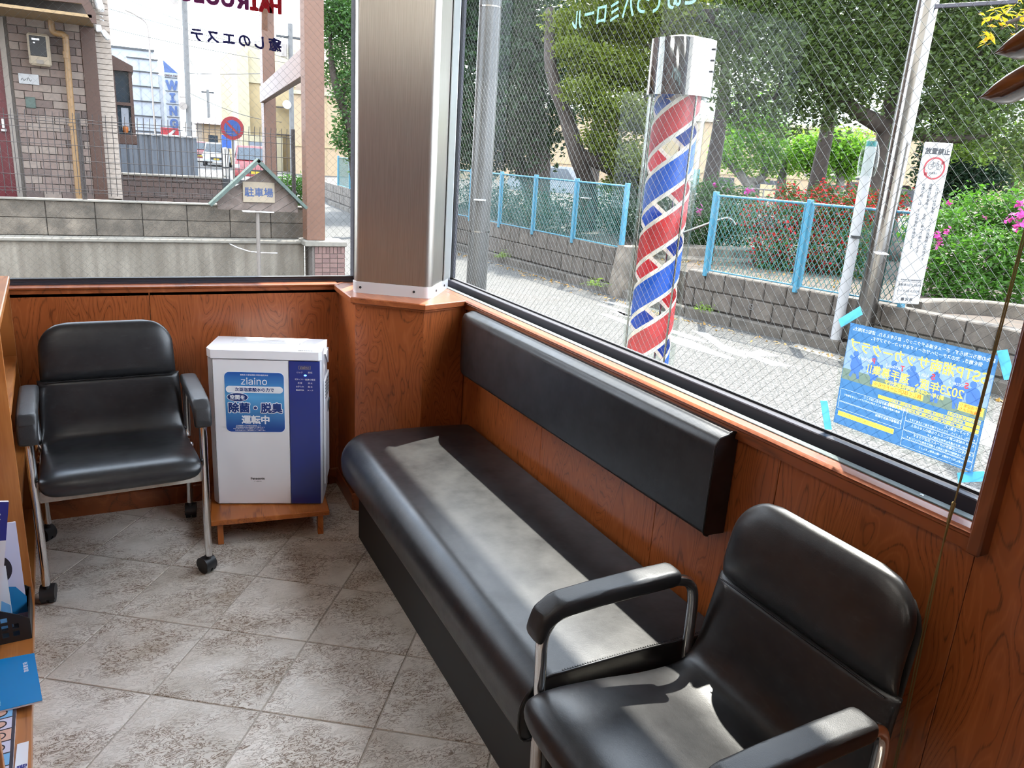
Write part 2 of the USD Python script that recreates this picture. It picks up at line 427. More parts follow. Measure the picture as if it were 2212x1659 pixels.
plain('ink_black', lin(38, 38, 44), .5)
plain('ink_blue', lin(70, 104, 168), .5)
plain('ink_red', lin(150, 22, 40), .4)
plain('ink_purple', lin(112, 40, 92), .4)
plain('ink_navy', lin(52, 48, 92), .4)
plain('ink_white', lin(232, 236, 236), .6)
plain('letter_pale', lin(196, 220, 214), .6)
plain('cream_board', lin(226, 206, 178), .6)
plain('bld_white', lin(206, 212, 224), .6, 0, .04, 1.0)
plain('bld_white_b', lin(190, 196, 206), .6)
plain('bld_beige', lin(222, 196, 146), .8, 0, .04, .5)
plain('bld_cream', lin(228, 214, 176), .8)
plain('bld_pink', lin(226, 204, 184), .8)
plain('bld_sand', lin(222, 190, 150), .8, 0, .05, .4)
plain('bld_shadow', lin(40, 42, 46), .5)
plain('window_dark', lin(60, 72, 82), .12)
plain('roof_mauve', lin(128, 108, 112), .7)
plain('corrugated', lin(158, 166, 178), .5, .3)
plain('teal_sign', lin(0, 150, 150), .4)
plain('car_white', lin(222, 226, 232), .2, 0, 0, 20, 0, 200, coat_weight=.6)
plain('car_red', lin(150, 34, 44), .25, 0, 0, 20, 0, 200, coat_weight=.6)
plain('tyre', (.02, .02, .02), .8)
plain('plate_yellow', lin(236, 200, 40), .5)
plain('bark', lin(92, 78, 68), .9, 0, .35, 14, .8, 60)
plain('bark_grey', lin(150, 142, 132), .9, 0, .3, 14, .8, 60)
plain('cord_gold', lin(190, 160, 92), .6)
plain('orange', lin(236, 130, 36), .5)


KA = .62
def leaf(name, a, b, trans=.38):
    n = N(); rr = R(n.add('geometry') + '.random_per_island')
    col = n.ramp(rr, [(0, lin(*a)), (1, lin(*b))])
    p = n.add('principled_bsdf', base_color=col, roughness=.5, specular_ior_level=.3); t = n.add('translucent_bsdf', color=n.mix(1.0, col, (1.4, 1.4, .8), 'multiply'))
    m = n.add('mix_closure', fac=trans, closure1=R(p + '.BSDF'), closure2=R(t + '.BSDF'))
    MT[name] = n.done(name, m + '.closure'); return MT[name]


leaf('leaf_dark', (44, 70, 42), (92, 124, 70)); leaf('leaf_maple', (108, 122, 44), (184, 164, 78), .5); leaf('leaf_grey', (84, 102, 58), (150, 156, 108))
leaf('leaf_bright', (120, 168, 62), (176, 210, 98), .5); leaf('leaf_bush', (40, 62, 44), (70, 92, 62)); leaf('leaf_light', (128, 158, 70), (170, 190, 104))
leaf('leaf_side', (74, 112, 58), (124, 158, 92)); leaf('leaf_hedge', (76, 122, 44), (140, 178, 76), .4); leaf('leaf_yellow', (214, 170, 40), (240, 200, 70), .5)
leaf('leaf_hedge_mid', (60, 96, 46), (110, 142, 70), .4); leaf('flower_red', (190, 34, 40), (232, 84, 66), .4); leaf('flower_pink', (196, 70, 168), (224, 110, 196), .4)
leaf('leaf_fallen', (170, 132, 70), (216, 186, 112), .1)

KA = 1.0
def pane(name, tint, rough=0.0, ior_=1.16):
    """Clear sheet: straight-through light and mirror reflections, with the same Fresnel curve on both faces."""
    n = N(); back = R(n.add('geometry') + '.backfacing'); ior = n.math('multiply_add', back, 1 / ior_ - ior_, ior_)
    fr = R(n.add('fresnel', IOR=ior) + '.fac'); t = n.add('transparent_bsdf', color=tint); gl = n.add('glossy_bsdf', color=(1, 1, 1), roughness=rough)
    MT[name] = n.done(name, n.add('mix_closure', fac=fr, closure1=R(t + '.BSDF'), closure2=R(gl + '.BSDF')) + '.closure')


pane('glass', (.96, .98, .97)); pane('acrylic', (.93, .95, .94), .02)
plain('wire', lin(112, 116, 114), .4, .3)


def film(name, color, trans=.55):
    """Ink on paper or tape that daylight shines through."""
    n = N(); p = n.add('principled_bsdf', base_color=color, roughness=.4); t = n.add('translucent_bsdf', color=color)
    MT[name] = n.done(name, n.add('mix_closure', fac=trans, closure1=R(p + '.BSDF'), closure2=R(t + '.BSDF')) + '.closure')


film('tape_blue', lin(150, 212, 244), .6); film('poster_blue', lin(60, 100, 140), .6); film('poster_photo', lin(112, 134, 160), .6); film('poster_yellow', lin(216, 186, 78), .6)
film('poster_gold', lin(226, 190, 84), .6); film('poster_orange', lin(226, 110, 50), .6); film('poster_red', lin(204, 60, 64), .6); film('poster_shirt', lin(66, 98, 152), .6); film('poster_turf', lin(94, 110, 100), .6); film('poster_ink', lin(190, 204, 216), .6)
film('glass_red', lin(170, 24, 44), .7); film('glass_purple', lin(130, 50, 108), .7); film('glass_navy', lin(64, 58, 110), .7); film('glass_mint', lin(196, 224, 218), .7)
film('pole_red', lin(206, 74, 78), .45); film('pole_blue', lin(10, 84, 190), .25); film('pole_white', lin(232, 224, 216), .4); film('pole_lightblue', lin(40, 140, 240), .4)

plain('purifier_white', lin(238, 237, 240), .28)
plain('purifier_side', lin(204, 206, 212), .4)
plain('purifier_blue', lin(36, 52, 128), .18)
plain('vent_dark', lin(150, 154, 156), .5)
plain('slot_dark', lin(84, 88, 92), .6)
n = N(); v = n.obj(); gx = R(n.add('separate_xyz', vector=v) + '.z')
colr = n.ramp(n.math('multiply', gx, 1.6667), [(0.50, lin(20, 70, 150)), (.70, lin(90, 168, 222)), (.86, lin(24, 84, 170)), (1.0, lin(20, 76, 160))])
MT['sticker_blue'] = n.done('sticker_blue', n.add('principled_bsdf', base_color=colr, roughness=.25) + '.BSDF')
plain('sticker_white', lin(236, 240, 246), .3)
plain('sticker_navy', lin(24, 54, 118), .3)
n = N(); MT['led'] = n.done('led', n.add('emission', color=(.05, .25, 1.0), strength=3.0) + '.emission')
plain('book_blue', lin(10, 126, 190), .25); plain('book_navy', lin(40, 48, 128), .3); plain('paper', lin(226, 226, 232), .5); plain('paper_blue', lin(40, 130, 186), .4)
plain('paper_dark', lin(52, 46, 58), .4); plain('skin_print', lin(222, 178, 160), .4); plain('hair_print', lin(40, 32, 36), .4); plain('sky_print', lin(120, 180, 226), .4); plain('lilac_print', lin(206, 204, 226), .4)
plain('mesh_black', (.01, .01, .011), .45)
plain('rust', lin(120, 72, 50), .7)
n = N(); MT['tube_light'] = n.done('tube_light', n.add('emission', color=(1.0, .96, .89), strength=LAMP_POWER) + '.emission')
# ------------------------------------------------------------------ the room
WZ, TOP, SILL = 2.20, 2.55, 0.868
col_pts = [(.945, .02), (.938, -.280), (1.147, -.449), (1.340, -.395)]                 # boxed corner below the steel column, in plan
room = sg.Polygon([(-3.4, 0), (.945, 0), *col_pts[1:3], tuple(RP(.395, .012)[:2]), tuple(RP(5.6, .012)[:2]), (-3.4, -5.6)])

fl = thing('floor', 'beige stone-look floor tiles laid diagonally with sunken grout lines', 'floor', kind='structure')
obj('grout_bed', prism(sg.Polygon([(-3.5, .1), (1.45, .1), (1.5, -5.7), (-3.5, -5.7)]), -.12, -.0022), MT['grout'], fl)
th = np.radians(34.19697); cT, sT = math.cos(th), math.sin(th)
TO = np.array([0.0, -.333])
def tile_xy(u, v): return np.array([cT * u + sT * v, -sT * u + cT * v]) + TO
near = sg.box(-1.5, -3.2, 1.5, .1)
for i in range(-14, 16):
    for j in range(-10, 16):
        g = .0022; a, b = i * .3, -j * .3
        q = sg.Polygon([tile_xy(a + g, b - .3 + g), tile_xy(a + .3 - g, b - .3 + g), tile_xy(a + .3 - g, b - g), tile_xy(a + g, b - g)]).intersection(room).intersection(near)
        if q.is_empty or q.area < 2e-4 or q.geom_type != 'Polygon': continue
        lo, hi = np.array(q.exterior.coords)[:-1], q.buffer(-.0014, join_style=2)
        if hi.is_empty or hi.geom_type != 'Polygon': continue
        hv = np.array(hi.exterior.coords)[:-1]
        P = np.vstack([np.c_[lo, np.full(len(lo), -.008)], np.c_[lo, np.full(len(lo), -.0012)], np.c_[hv, np.zeros(len(hv))]])
        obj('tile', arr(Manifold.hull_points(P)), MT['tile'], fl)
far = room.difference(near)
obj('tile_field', prism(far, -.008, 0), MT['tile'], fl, kind='stuff')

ceil_ = obj('ceiling', box(-3.5, 1.5, -5.7, .15, TOP, TOP + .1), MT['ceiling_white'], label='plain off-white ceiling over the waiting corner', cat='ceiling', kind='structure')
obj('wall_left', box(-3.55, -3.4, -5.7, .15, -.1, TOP), MT['wood_panel'], label='brown wood panelled side wall away from the windows', cat='wall', kind='structure')
obj('wall_rear', box(-3.5, 1.5, -5.75, -5.6, -.1, TOP), MT['wood_panel'], label='brown wood panelled rear wall opposite the back window', cat='wall', kind='structure')

wb = thing('wall_back', 'brown plywood panelled wall below the back window', 'wall', kind='structure')
obj('wall_body', cat(box(-3.4, 1.35, .006, .13, -.14, .845), box(-3.4, -.62, .006, .13, .845, TOP), box(-.62, 1.35, .006, .13, WZ, TOP)), MT['plaster_out'], wb)
xs = [-3.4, -2.6, -1.8, -1.0, -.36, .25, .948]
for a, b in zip(xs, xs[1:]): obj('panel', box(a + .0006, b - .0006, 0, .006, 0, .845, .0008), MT['wood_panel'], wb)
for a, b in zip(xs[:4], xs[1:4] + [-.62]): obj('panel', box(a + .0006, b - .0006, 0, .006, .845, TOP, .0008), MT['wood_panel'], wb)
obj('header_panel', box(-.62, 1.2, 0, .006, WZ, TOP), MT['wood_panel'], wb)

wr = thing('wall_right', 'brown plywood panelled wall below and beside the street window', 'wall', kind='structure')
obj('wall_body', cat(rbx(-.14, 2.405, .018, .13, -.14, .845), rbx(2.405, 5.6, .018, .13, -.14, TOP), rbx(-.14, 2.405, .018, .13, WZ, TOP)), MT['plaster_out'], wr)
ss = [.36, 1.02, 1.62, 1.99, 2.405]
for a, b in zip(ss, ss[1:]): obj('panel', rbx(a + .0006, b - .0006, .012, .018, 0, .845, .0008), MT['wood_panel'], wr)
ss = [2.405, 3.0, 3.7, 4.4, 5.5]
for a, b in zip(ss, ss[1:]): obj('panel', rbx(a + .0006, b - .0006, .012, .018, 0, TOP, .0008), MT['wood_panel'], wr)
obj('header_panel', rbx(.2, 2.405, .012, .018, WZ, TOP), MT['wood_panel'], wr)
obj('scratch', rw(cat(*[tf(box(0, .0006, -.009 * k, .009 * k, 0, .0012), frame((.0116, -2.72 + .012 * i, .39 + .006 * (i % 3)), (1, 0, 0), (0, 1, .35 * (i % 2)))) for i, k in enumerate((1, .6, .8))])), MT['paper'], wr)

wc = thing('wall_corner', 'boxed-in plywood corner under the steel column', 'wall', kind='structure')
P = [np.array(p) for p in col_pts]
for a, b in zip(P, P[1:]):
    d = (b - a) / np.linalg.norm(b - a); nrm = np.array([d[1], -d[0]]) * -1
    nrm = np.array([-d[1], d[0]])
    obj('panel', tf(box(0.0006, np.linalg.norm(b - a) - .0006, 0, .008, 0, .845, .0008), frame((*a, 0), (*d, 0), (*nrm, 0))), MT['wood_panel'], wc)
obj('core', prism(sg.Polygon([(.965, .0), (.960, -.26), (1.150, -.415), (1.32, -.37), tuple(RP(.0, .018)[:2])]), 0, .845), MT['wood_trim_upright'], wc)

# baseboards: a board with a small stepped top
bprof = [(0, 0), (0, .062), (.004, .070), (.009, .072), (.012, .066), (.012, 0)]
bb = thing('baseboard_back', 'low brown wooden baseboard along the back wall', 'baseboard', kind='structure')
obj('board', sweep([(-a, b) for a, b in bprof], [(-3.4, 0, 0), (.944, 0, 0)]), MT['wood_trim'], bb)
bc = thing('baseboard_corner', 'low brown wooden baseboard around the boxed corner', 'baseboard', kind='structure')
obj('board', sweep([(-a, b) for a, b in bprof], [(.9445, -.012, 0), (*col_pts[1], 0), (*col_pts[2], 0), (*col_pts[3], 0)]), MT['wood_trim'], bc)
br_ = thing('baseboard_right', 'low brown wooden baseboard under the street window', 'baseboard', kind='structure')
obj('board', sweep([(-a, b) for a, b in bprof], [RP(.40, .012), RP(5.5, .012)]), MT['wood_trim'], br_)

# sills: one moulded nosing profile (across, up), ledge top at SILL
nose = [(.0, -.034), (.0, -.012), (.003, -.008), (.010, -.006), (.013, 0.0), (.006, .0), (-.07, 0), (-.07, -.034)]
t1 = thing('trim_1', 'brown wooden sill along the foot of the back window', 'sill', kind='structure')
obj('sill_board', tf(sweep([(-a, b) for a, b in nose], [(-.62, 0, SILL), (.945, 0, SILL)]), np.eye(4)), MT['wood_trim'], t1)
t2 = thing('trim_2', 'brown wooden sill with double moulding along the street window', 'sill', kind='structure')
nose2 = [(-.012, -.036), (.0, -.036), (.0, -.016), (.004, -.012), (.001, -.009), (.006, -.005), (.002, -.002), (-.001, 0), (-.034, 0), (-.034, -.036)]
obj('sill_board', sweep([(-a, b) for a, b in nose2], [RP(.0, .0, SILL), RP(2.405, 0, SILL)]), MT['wood_trim'], t2)
t3 = thing('trim_3', 'wooden ledge of the boxed corner with a rounded nosing', 'ledge', kind='structure')
led = sg.Polygon([(.933, 0.02), (.926, -.286), (1.144, -.464), tuple(RP(.402, .0)[:2]), tuple(RP(.0, .03)[:2]), (.98, .05)])
obj('ledge_board', prism(led, .838, SILL - .001), MT['wood_trim'], t3)
obj('nosing', sweep([(.003, .0), (.003, -.020), (-.004, -.024), (-.010, -.020), (-.010, -.003), (-.006, 0)], [(.933, -.014, SILL), (.926, -.286, SILL), (1.144, -.464, SILL), (*RP(.402, .0)[:2], SILL)]), MT['wood_trim'], t3)
t4 = thing('trim_4', 'brown wooden upright casing at the near end of the street window', 'casing', kind='structure')
obj('casing', cat(rbx(2.402, 2.424, -.014, .016, .832, WZ + .03, .003), rbx(2.402, 2.415, .014, .118, SILL - .01, WZ)), MT['wood_trim_upright'], t4)
obj('casing_bead', rbx(2.3985, 2.404, -.010, .010, SILL, WZ, .002), MT['wood_trim_upright'], t4)

# windows: frame, gaskets, wired glass
w1 = thing('window_1', 'back window of wired glass in a dark aluminium frame', 'window', kind='structure')
obj('frame_rail', cat(box(-.62, 1.1, .052, .10, SILL - .006, .876, .002), box(-.62, 1.1, .062, .09, .876, .884)), MT['frame_dark'], w1)
obj('gasket', box(-.62, 1.1, .058, .082, .884, .889), MT['gasket'], w1)
obj('frame_stile', cat(box(-.62, -.58, .05, .10, .88, WZ), box(1.02, 1.06, .05, .10, .88, WZ), box(-.62, 1.1, .05, .10, WZ - .03, WZ)), MT['frame_dark'], w1)
obj('pane', (np.array([(-.60, .0745, .885), (1.04, .0745, .885), (1.04, .0745, WZ - .02), (-.60, .0745, WZ - .02)]), np.array([[0, 1, 2], [0, 2, 3]])), MT['glass'], w1)


def wires(a0, a1, z0, z1, pitch, r):
    """Diagonal square wire mesh over a rectangle, as thin four-sided rods in the xz plane."""
    seg = []
    for s_ in (1, -1):
        for k in np.arange(a0 - (z1 - z0), a1 + (z1 - z0), pitch):
            p, q = (k, z0), (k + s_ * (z1 - z0), z1)
            l = sg.LineString([p, q]).intersection(sg.box(a0, z0, a1, z1))
            if not l.is_empty and l.length > .01: seg.append(np.array(l.coords))
    out = []
    for s in seg:
        d = (s[1] - s[0]) / np.linalg.norm(s[1] - s[0]); w = np.array([-d[1], d[0]]) * r
        pts = [(s[i] + sg_ * w) for i in (0, 1) for sg_ in (-1, 1)]
        v = [(p[0], y, p[1]) for p in pts for y in (-r, r)]
        out.append((np.array(v), np.array([[0, 1, 5], [0, 5, 4], [2, 6, 7], [2, 7, 3], [0, 4, 6], [0, 6, 2], [1, 3, 7], [1, 7, 5]])))
    return cat(*out)


obj('wire_mesh', tf(wires(-.60, 1.04, .886, WZ - .02, .0285, .00024), [[1, 0, 0, 0], [0, 1, 0, .0712], [0, 0, 1, 0], [0, 0, 0, 1]]), MT['wire'], w1, kind='stuff')
w2 = thing('window_2', 'large street window of wired glass in a grey aluminium frame', 'window', kind='structure')
obj('frame_strip', rbx(.0, 2.402, .030, .050, SILL - .03, .8705, .001), MT['frame_grey'], w2)
obj('frame_groove', rbx(.0, 2.402, .048, .080, .80, .848), MT['gasket'], w2)
obj('frame_rail', cat(rbx(.0, 2.402, .074, .100, .84, .8885, .002), rbx(.0, 2.402, .100, .118, .84, .8905)), MT['frame_dark'], w2)
obj('gasket', cat(rbx(.0, 2.402, .0985, .1035, .887, .8935), rbx(.028, .036, .095, .104, .89, WZ)), MT['gasket'], w2)
obj('frame_stile', cat(rbx(-.02, .028, .045, .118, .84, WZ), rbx(2.385, 2.403, .10, .118, .88, WZ), rbx(.0, 2.402, .045, .118, WZ - .03, WZ)), MT['frame_dark'], w2)
obj('glazing_bead', rbx(.028, .031, .060, .095, .88, WZ), MT['aluminium'], w2)
obj('pane', (np.array([RP(.02, .1095, .885), RP(2.40, .1095, .885), RP(2.40, .1095, WZ - .02), RP(.02, .1095, WZ - .02)]), np.array([[0, 1, 2], [0, 2, 3]])), MT['glass'], w2)
obj('wire_mesh', rw(tf(wires(-2.40, -.02, .886, WZ - .02, .0262, .00024), [[0, 1, 0, .1065], [1, 0, 0, 0], [0, 0, 1, 0], [0, 0, 0, 1]])), MT['wire'], w2, kind='stuff')
obj('screw_cap', cat(*[rw(arr(Manifold.sphere(.004, 10).scale((1, 1, .35)).translate((.040, -s, .871)))) for s in (.45, .74, 1.05, 1.4, 1.75, 2.28)]), MT['aluminium'], w2)
obj('drain_slot', rbx(2.14, 2.21, .058, .066, .8475, .8495), MT['aluminium'], w2)

G0 = -.15
# exterior eave over both windows, and the outer wall above
ev = thing('roof', 'plain rendered shop front and projecting eave above the two windows', 'roof', kind='structure')
obj('eave_slab', cat(rbx(-.75, 5.6, .0, .60, 2.88, 3.0), box(-3.5, 1.45, .0, 1.25, 2.88, 3.0), prism(room.buffer(.14, join_style=2), 2.65, 2.9)), MT['plaster_out'], ev)
obj('upper_storey', cat(box(-9, 1.44, -14, .12, 3.0, 7.5), box(-9, -3.6, -14, .12, G0, 3.0), box(-3.6, 1.44, -14, -5.8, G0, 3.0)), MT['plaster_out'], ev)
obj('eave_fascia', cat(rbx(-.75, 5.6, .0, .13, TOP, 2.88), box(-3.5, 1.5, .0, .13, TOP, 2.88)), MT['plaster_out'], ev)

# steel-clad column standing on the ledge
sc = thing('steel_column', 'brushed stainless steel clad square column in the window corner', 'column', (1.163, -.150, SILL))
ca = np.array([.8241, -.5664]); cb = np.array([.5664, .8241]); L0 = np.array([.950, -.185])
sq = sg.Polygon([L0, L0 + .31 * ca, L0 + .31 * ca + .30 * cb, L0 + .30 * cb])
rsq = lambda g, r, off=0.0: g.buffer(-r, join_style=2).buffer(r + off, quad_segs=8)
obj('cladding', prism(rsq(sq, .028).difference(rsq(sq, .028, -.002)), SILL + .03, TOP), MT['steel'], sc, world=True, smooth=30)
ct = tf(prism(rsq(sq, .028, .004).difference(rsq(sq, .028, -.001)), SILL - .001, SILL + .042), np.eye(4))
obj('base_band', ct, MT['alu_white'], sc, label='pale aluminium band around the column foot', world=True, smooth=30)
for f_, along in ((ca, .035), (ca, .245), (None, .065), (None, .205)):
    if f_ is not None: p0, nn = L0 + along * ca, -cb
    else: p0, nn = L0 + .31 * ca + along * cb, ca
    obj('bolt', tf(prism(sg.Point(0, 0).buffer(.0045), 0, .003), frame((*(p0 + nn * .0038), SILL + .021), (-nn[1], nn[0], 0), (0, 0, 1), (*nn, 0))), MT['bolt'], sc, world=True)
obj('cover_strip', prism(sg.Polygon([L0 + .313 * ca + .19 * cb, L0 + .316 * ca + .19 * cb, L0 + .316 * ca + .298 * cb, L0 + .313 * ca + .298 * cb]), SILL + .042, TOP), MT['aluminium'], sc, world=True)

# ceiling lamps
for k, (x, y) in enumerate(((-.35, -2.2), (-.35, -4.2), (-2.3, -1.6), (-2.3, -3.8))):
    lp = thing('ceiling_lamp', ['twin-tube fluorescent ceiling lamp nearest the back window', 'twin-tube fluorescent ceiling lamp behind the waiting corner', 'twin-tube fluorescent ceiling lamp by the side wall near the back window', 'twin-tube fluorescent ceiling lamp by the side wall at the rear'][k], 'lamp', (x, y, TOP - .09), 0, 'fluorescent ceiling lamps')
    obj('housing', box(-.11, .11, -.62, .62, .04, .09, .006), MT['white_paint'], lp)
    for sx in (-.06, .06):
        obj('tube', cyl((sx, -.58, .02), (sx, .58, .02), .014, 12), MT['tube_light'], lp)
        obj('socket', cat(box(sx - .012, sx + .012, -.61, -.58, .0, .04), box(sx - .012, sx + .012, .58, .61, .0, .04)), MT['white_paint'], lp)
# ------------------------------------------------------------------ bench under the street window
bn = thing('bench', 'long black leather bench with a wall-mounted back pad under the street window', 'bench', (1.06, -1.22, 0))
obj('base', box(.888, 1.30, -1.945, -.52, 0, .30, .004), MT['black_vinyl'], bn, world=True)


def cushion(ys, prof, xf, xb, round_end):
    """A profile (x, z) carried along y; the far front corner is rounded in plan."""
    V = []
    prof = np.array(prof)
    for y in ys:
        dd = min(max((y - (ys[-1] - round_end)) / round_end, 0), 1); pull = round_end * (1 - math.sqrt(max(0, 1 - dd * dd)))
        x = prof[:, 0].copy(); t = np.clip((xb - x) / (xb - xf), 0, 1); x = x + pull * np.clip((t - .45) / .55, 0, 1) * 1.0
        z = prof[:, 1] - .012 * dd ** 3 * (prof[:, 1] > .35)
        V += [(a, y, b) for a, b in zip(x, z)]
    m = len(prof); V = np.array(V); q = []
    for i in range(len(ys) - 1):
        for j in range(m): q.append([i * m + j, (i + 1) * m + j, (i + 1) * m + (j + 1) % m, i * m + (j + 1) % m])
    caps = cap_faces(prof)
    q = np.array(q); f = np.vstack([q[:, [0, 1, 2]], q[:, [0, 2, 3]], caps, caps[:, ::-1] + (len(ys) - 1) * m])
    t = trimesh.Trimesh(V, f, process=False); trimesh.repair.fix_normals(t); return t


def arc(cx, cz, r, a0, a1, k=8): return [(cx + r * math.cos(math.radians(a)), cz + r * math.sin(math.radians(a))) for a in np.linspace(a0, a1, k)]


sp_ = [(1.322, .300), (1.322, .400)] + [(1.31, .412), (1.20, .418), (1.05, .421), (.95, .420)] + arc(.882, .343, .077, 80, 176, 10) + [(.806, .318)] + arc(.832, .300, .022, 180, 262, 4) + [(.86, .279), (1.0, .285)]
ysb = np.concatenate([[-1.958, -1.952], np.linspace(-1.9, -.62, 20), np.linspace(-.60, -.50, 9)])
obj('seat_cushion', cushion(ysb, sp_, .805, 1.322, .10), MT['leather'], bn, world=True, smooth=40)
edge = [(x, -1.9585, z) for x, z in sp_[1:-1]]
obj('piping', tube(edge, .0032, 8), MT['piping'], bn, world=True, smooth=True)
st = []
for x in np.arange(.90, 1.30, .006):
    st.append(box(x, x + .0026, -1.955, -1.951, .4205, .4218))
obj('stitching', cat(*st), MT['piping'], bn, label='fine stitching along the near edge of the seat', world=True)
bp = [(.010, .600), (.010, .845)] + arc(-.008, .826, .022, 80, 130, 5)[1:] + arc(-.020, .812, .034, 130, 180, 5) + [(-.055, .70)] + arc(-.038, .618, .016, 180, 265, 5)
ysp = np.concatenate([[-1.866, -1.860], np.linspace(-1.80, -.55, 14), np.linspace(-.53, -.450, 7)])
V = []
for y in ysp:   # far end rounded in height and depth
    dd = max(0, (y + .53) / .08)
    for a, b in bp: V.append((a * (1 - .35 * dd ** 2) + .004 * dd, y, .722 + (b - .722) * (1 - .16 * dd ** 3)))
m_ = len(bp); q = np.array([[i * m_ + j, (i + 1) * m_ + j, (i + 1) * m_ + (j + 1) % m_, i * m_ + (j + 1) % m_] for i in range(len(ysp) - 1) for j in range(m_)])
cp = cap_faces(bp)
tm = trimesh.Trimesh(np.array(V), np.vstack([q[:, [0, 1, 2]], q[:, [0, 2, 3]], cp, cp[:, ::-1] + (len(ysp) - 1) * m_]), process=False); trimesh.repair.fix_normals(tm)
obj('back_pad', rw(tm), MT['leather'], bn, world=True, smooth=40)
obj('piping', rw(tube([(a, -1.8665, b) for a, b in bp[1:]], .003, 8)), MT['piping'], bn, world=True, smooth=True)


# ------------------------------------------------------------------ two armchairs with chrome tube frames
def pad(path, wfun, tfun, nu=30, p=5.0):
    """A padded shell: a centre line in (y, z), half-width and half-thickness along it; front = towards the sitter."""
    pth = smooth_path(np.c_[np.zeros(len(path)), np.array(path)], 5)[:, 1:]
    t = np.gradient(pth, axis=0); t /= np.linalg.norm(t, axis=1, keepdims=True); nr = np.c_[-t[:, 1], t[:, 0]]
    s = np.r_[0, np.cumsum(np.linalg.norm(np.diff(pth, axis=0), axis=1))]; s /= s[-1]; us = np.sin(np.linspace(-1, 1, nu) * np.pi / 2); V = []
    for i in range(len(pth)):
        w, T = wfun(s[i]), tfun(s[i])
        f = (1 - np.abs(us) ** p) ** (1 / 2.2)
        top = [(w * u, *(pth[i] + nr[i] * T * (k + .0))) for u, k in zip(us, f)]
        bot = [(w * u, *(pth[i] - nr[i] * T * .6 * k)) for u, k in zip(us[::-1][1:-1], f[::-1][1:-1])]
        V += top + bot
    m = 2 * nu - 2; V = np.array(V); K = len(pth); q = np.array([[i * m + j, i * m + (j + 1) % m, (i + 1) * m + (j + 1) % m, (i + 1) * m + j] for i in range(K - 1) for j in range(m)])
    c0, c1 = V[:m].mean(0), V[-m:].mean(0); V = np.vstack([V, c0, c1]); j = np.arange(m)
    f = np.vstack([q[:, [0, 1, 2]], q[:, [0, 2, 3]], np.stack([np.full(m, K * m), (j + 1) % m, j], 1), np.stack([np.full(m, K * m + 1), (K - 1) * m + j, (K - 1) * m + (j + 1) % m], 1)])
    t_ = trimesh.Trimesh(V, f, process=False); trimesh.repair.fix_normals(t_); return arr(t_)


def rounded_end(s, w, r, length, at1=True, at0=False, r0=.03):
    d1 = (1 - s) * length; d0 = s * length; o = w
    if at1 and d1 < r: o = w - r + math.sqrt(max(0, r * r - (r - d1) ** 2))
    if at0 and d0 < r0: o = min(o, w - r0 + math.sqrt(max(0, r0 * r0 - (r0 - d0) ** 2)))
    return o


def fat_end(s, T, length, r=.022): 
    d = min(s, 1 - s) * length
    return T * (.10 + .90 * math.sqrt(max(0, 1 - (1 - min(d / r, 1)) ** 2)))


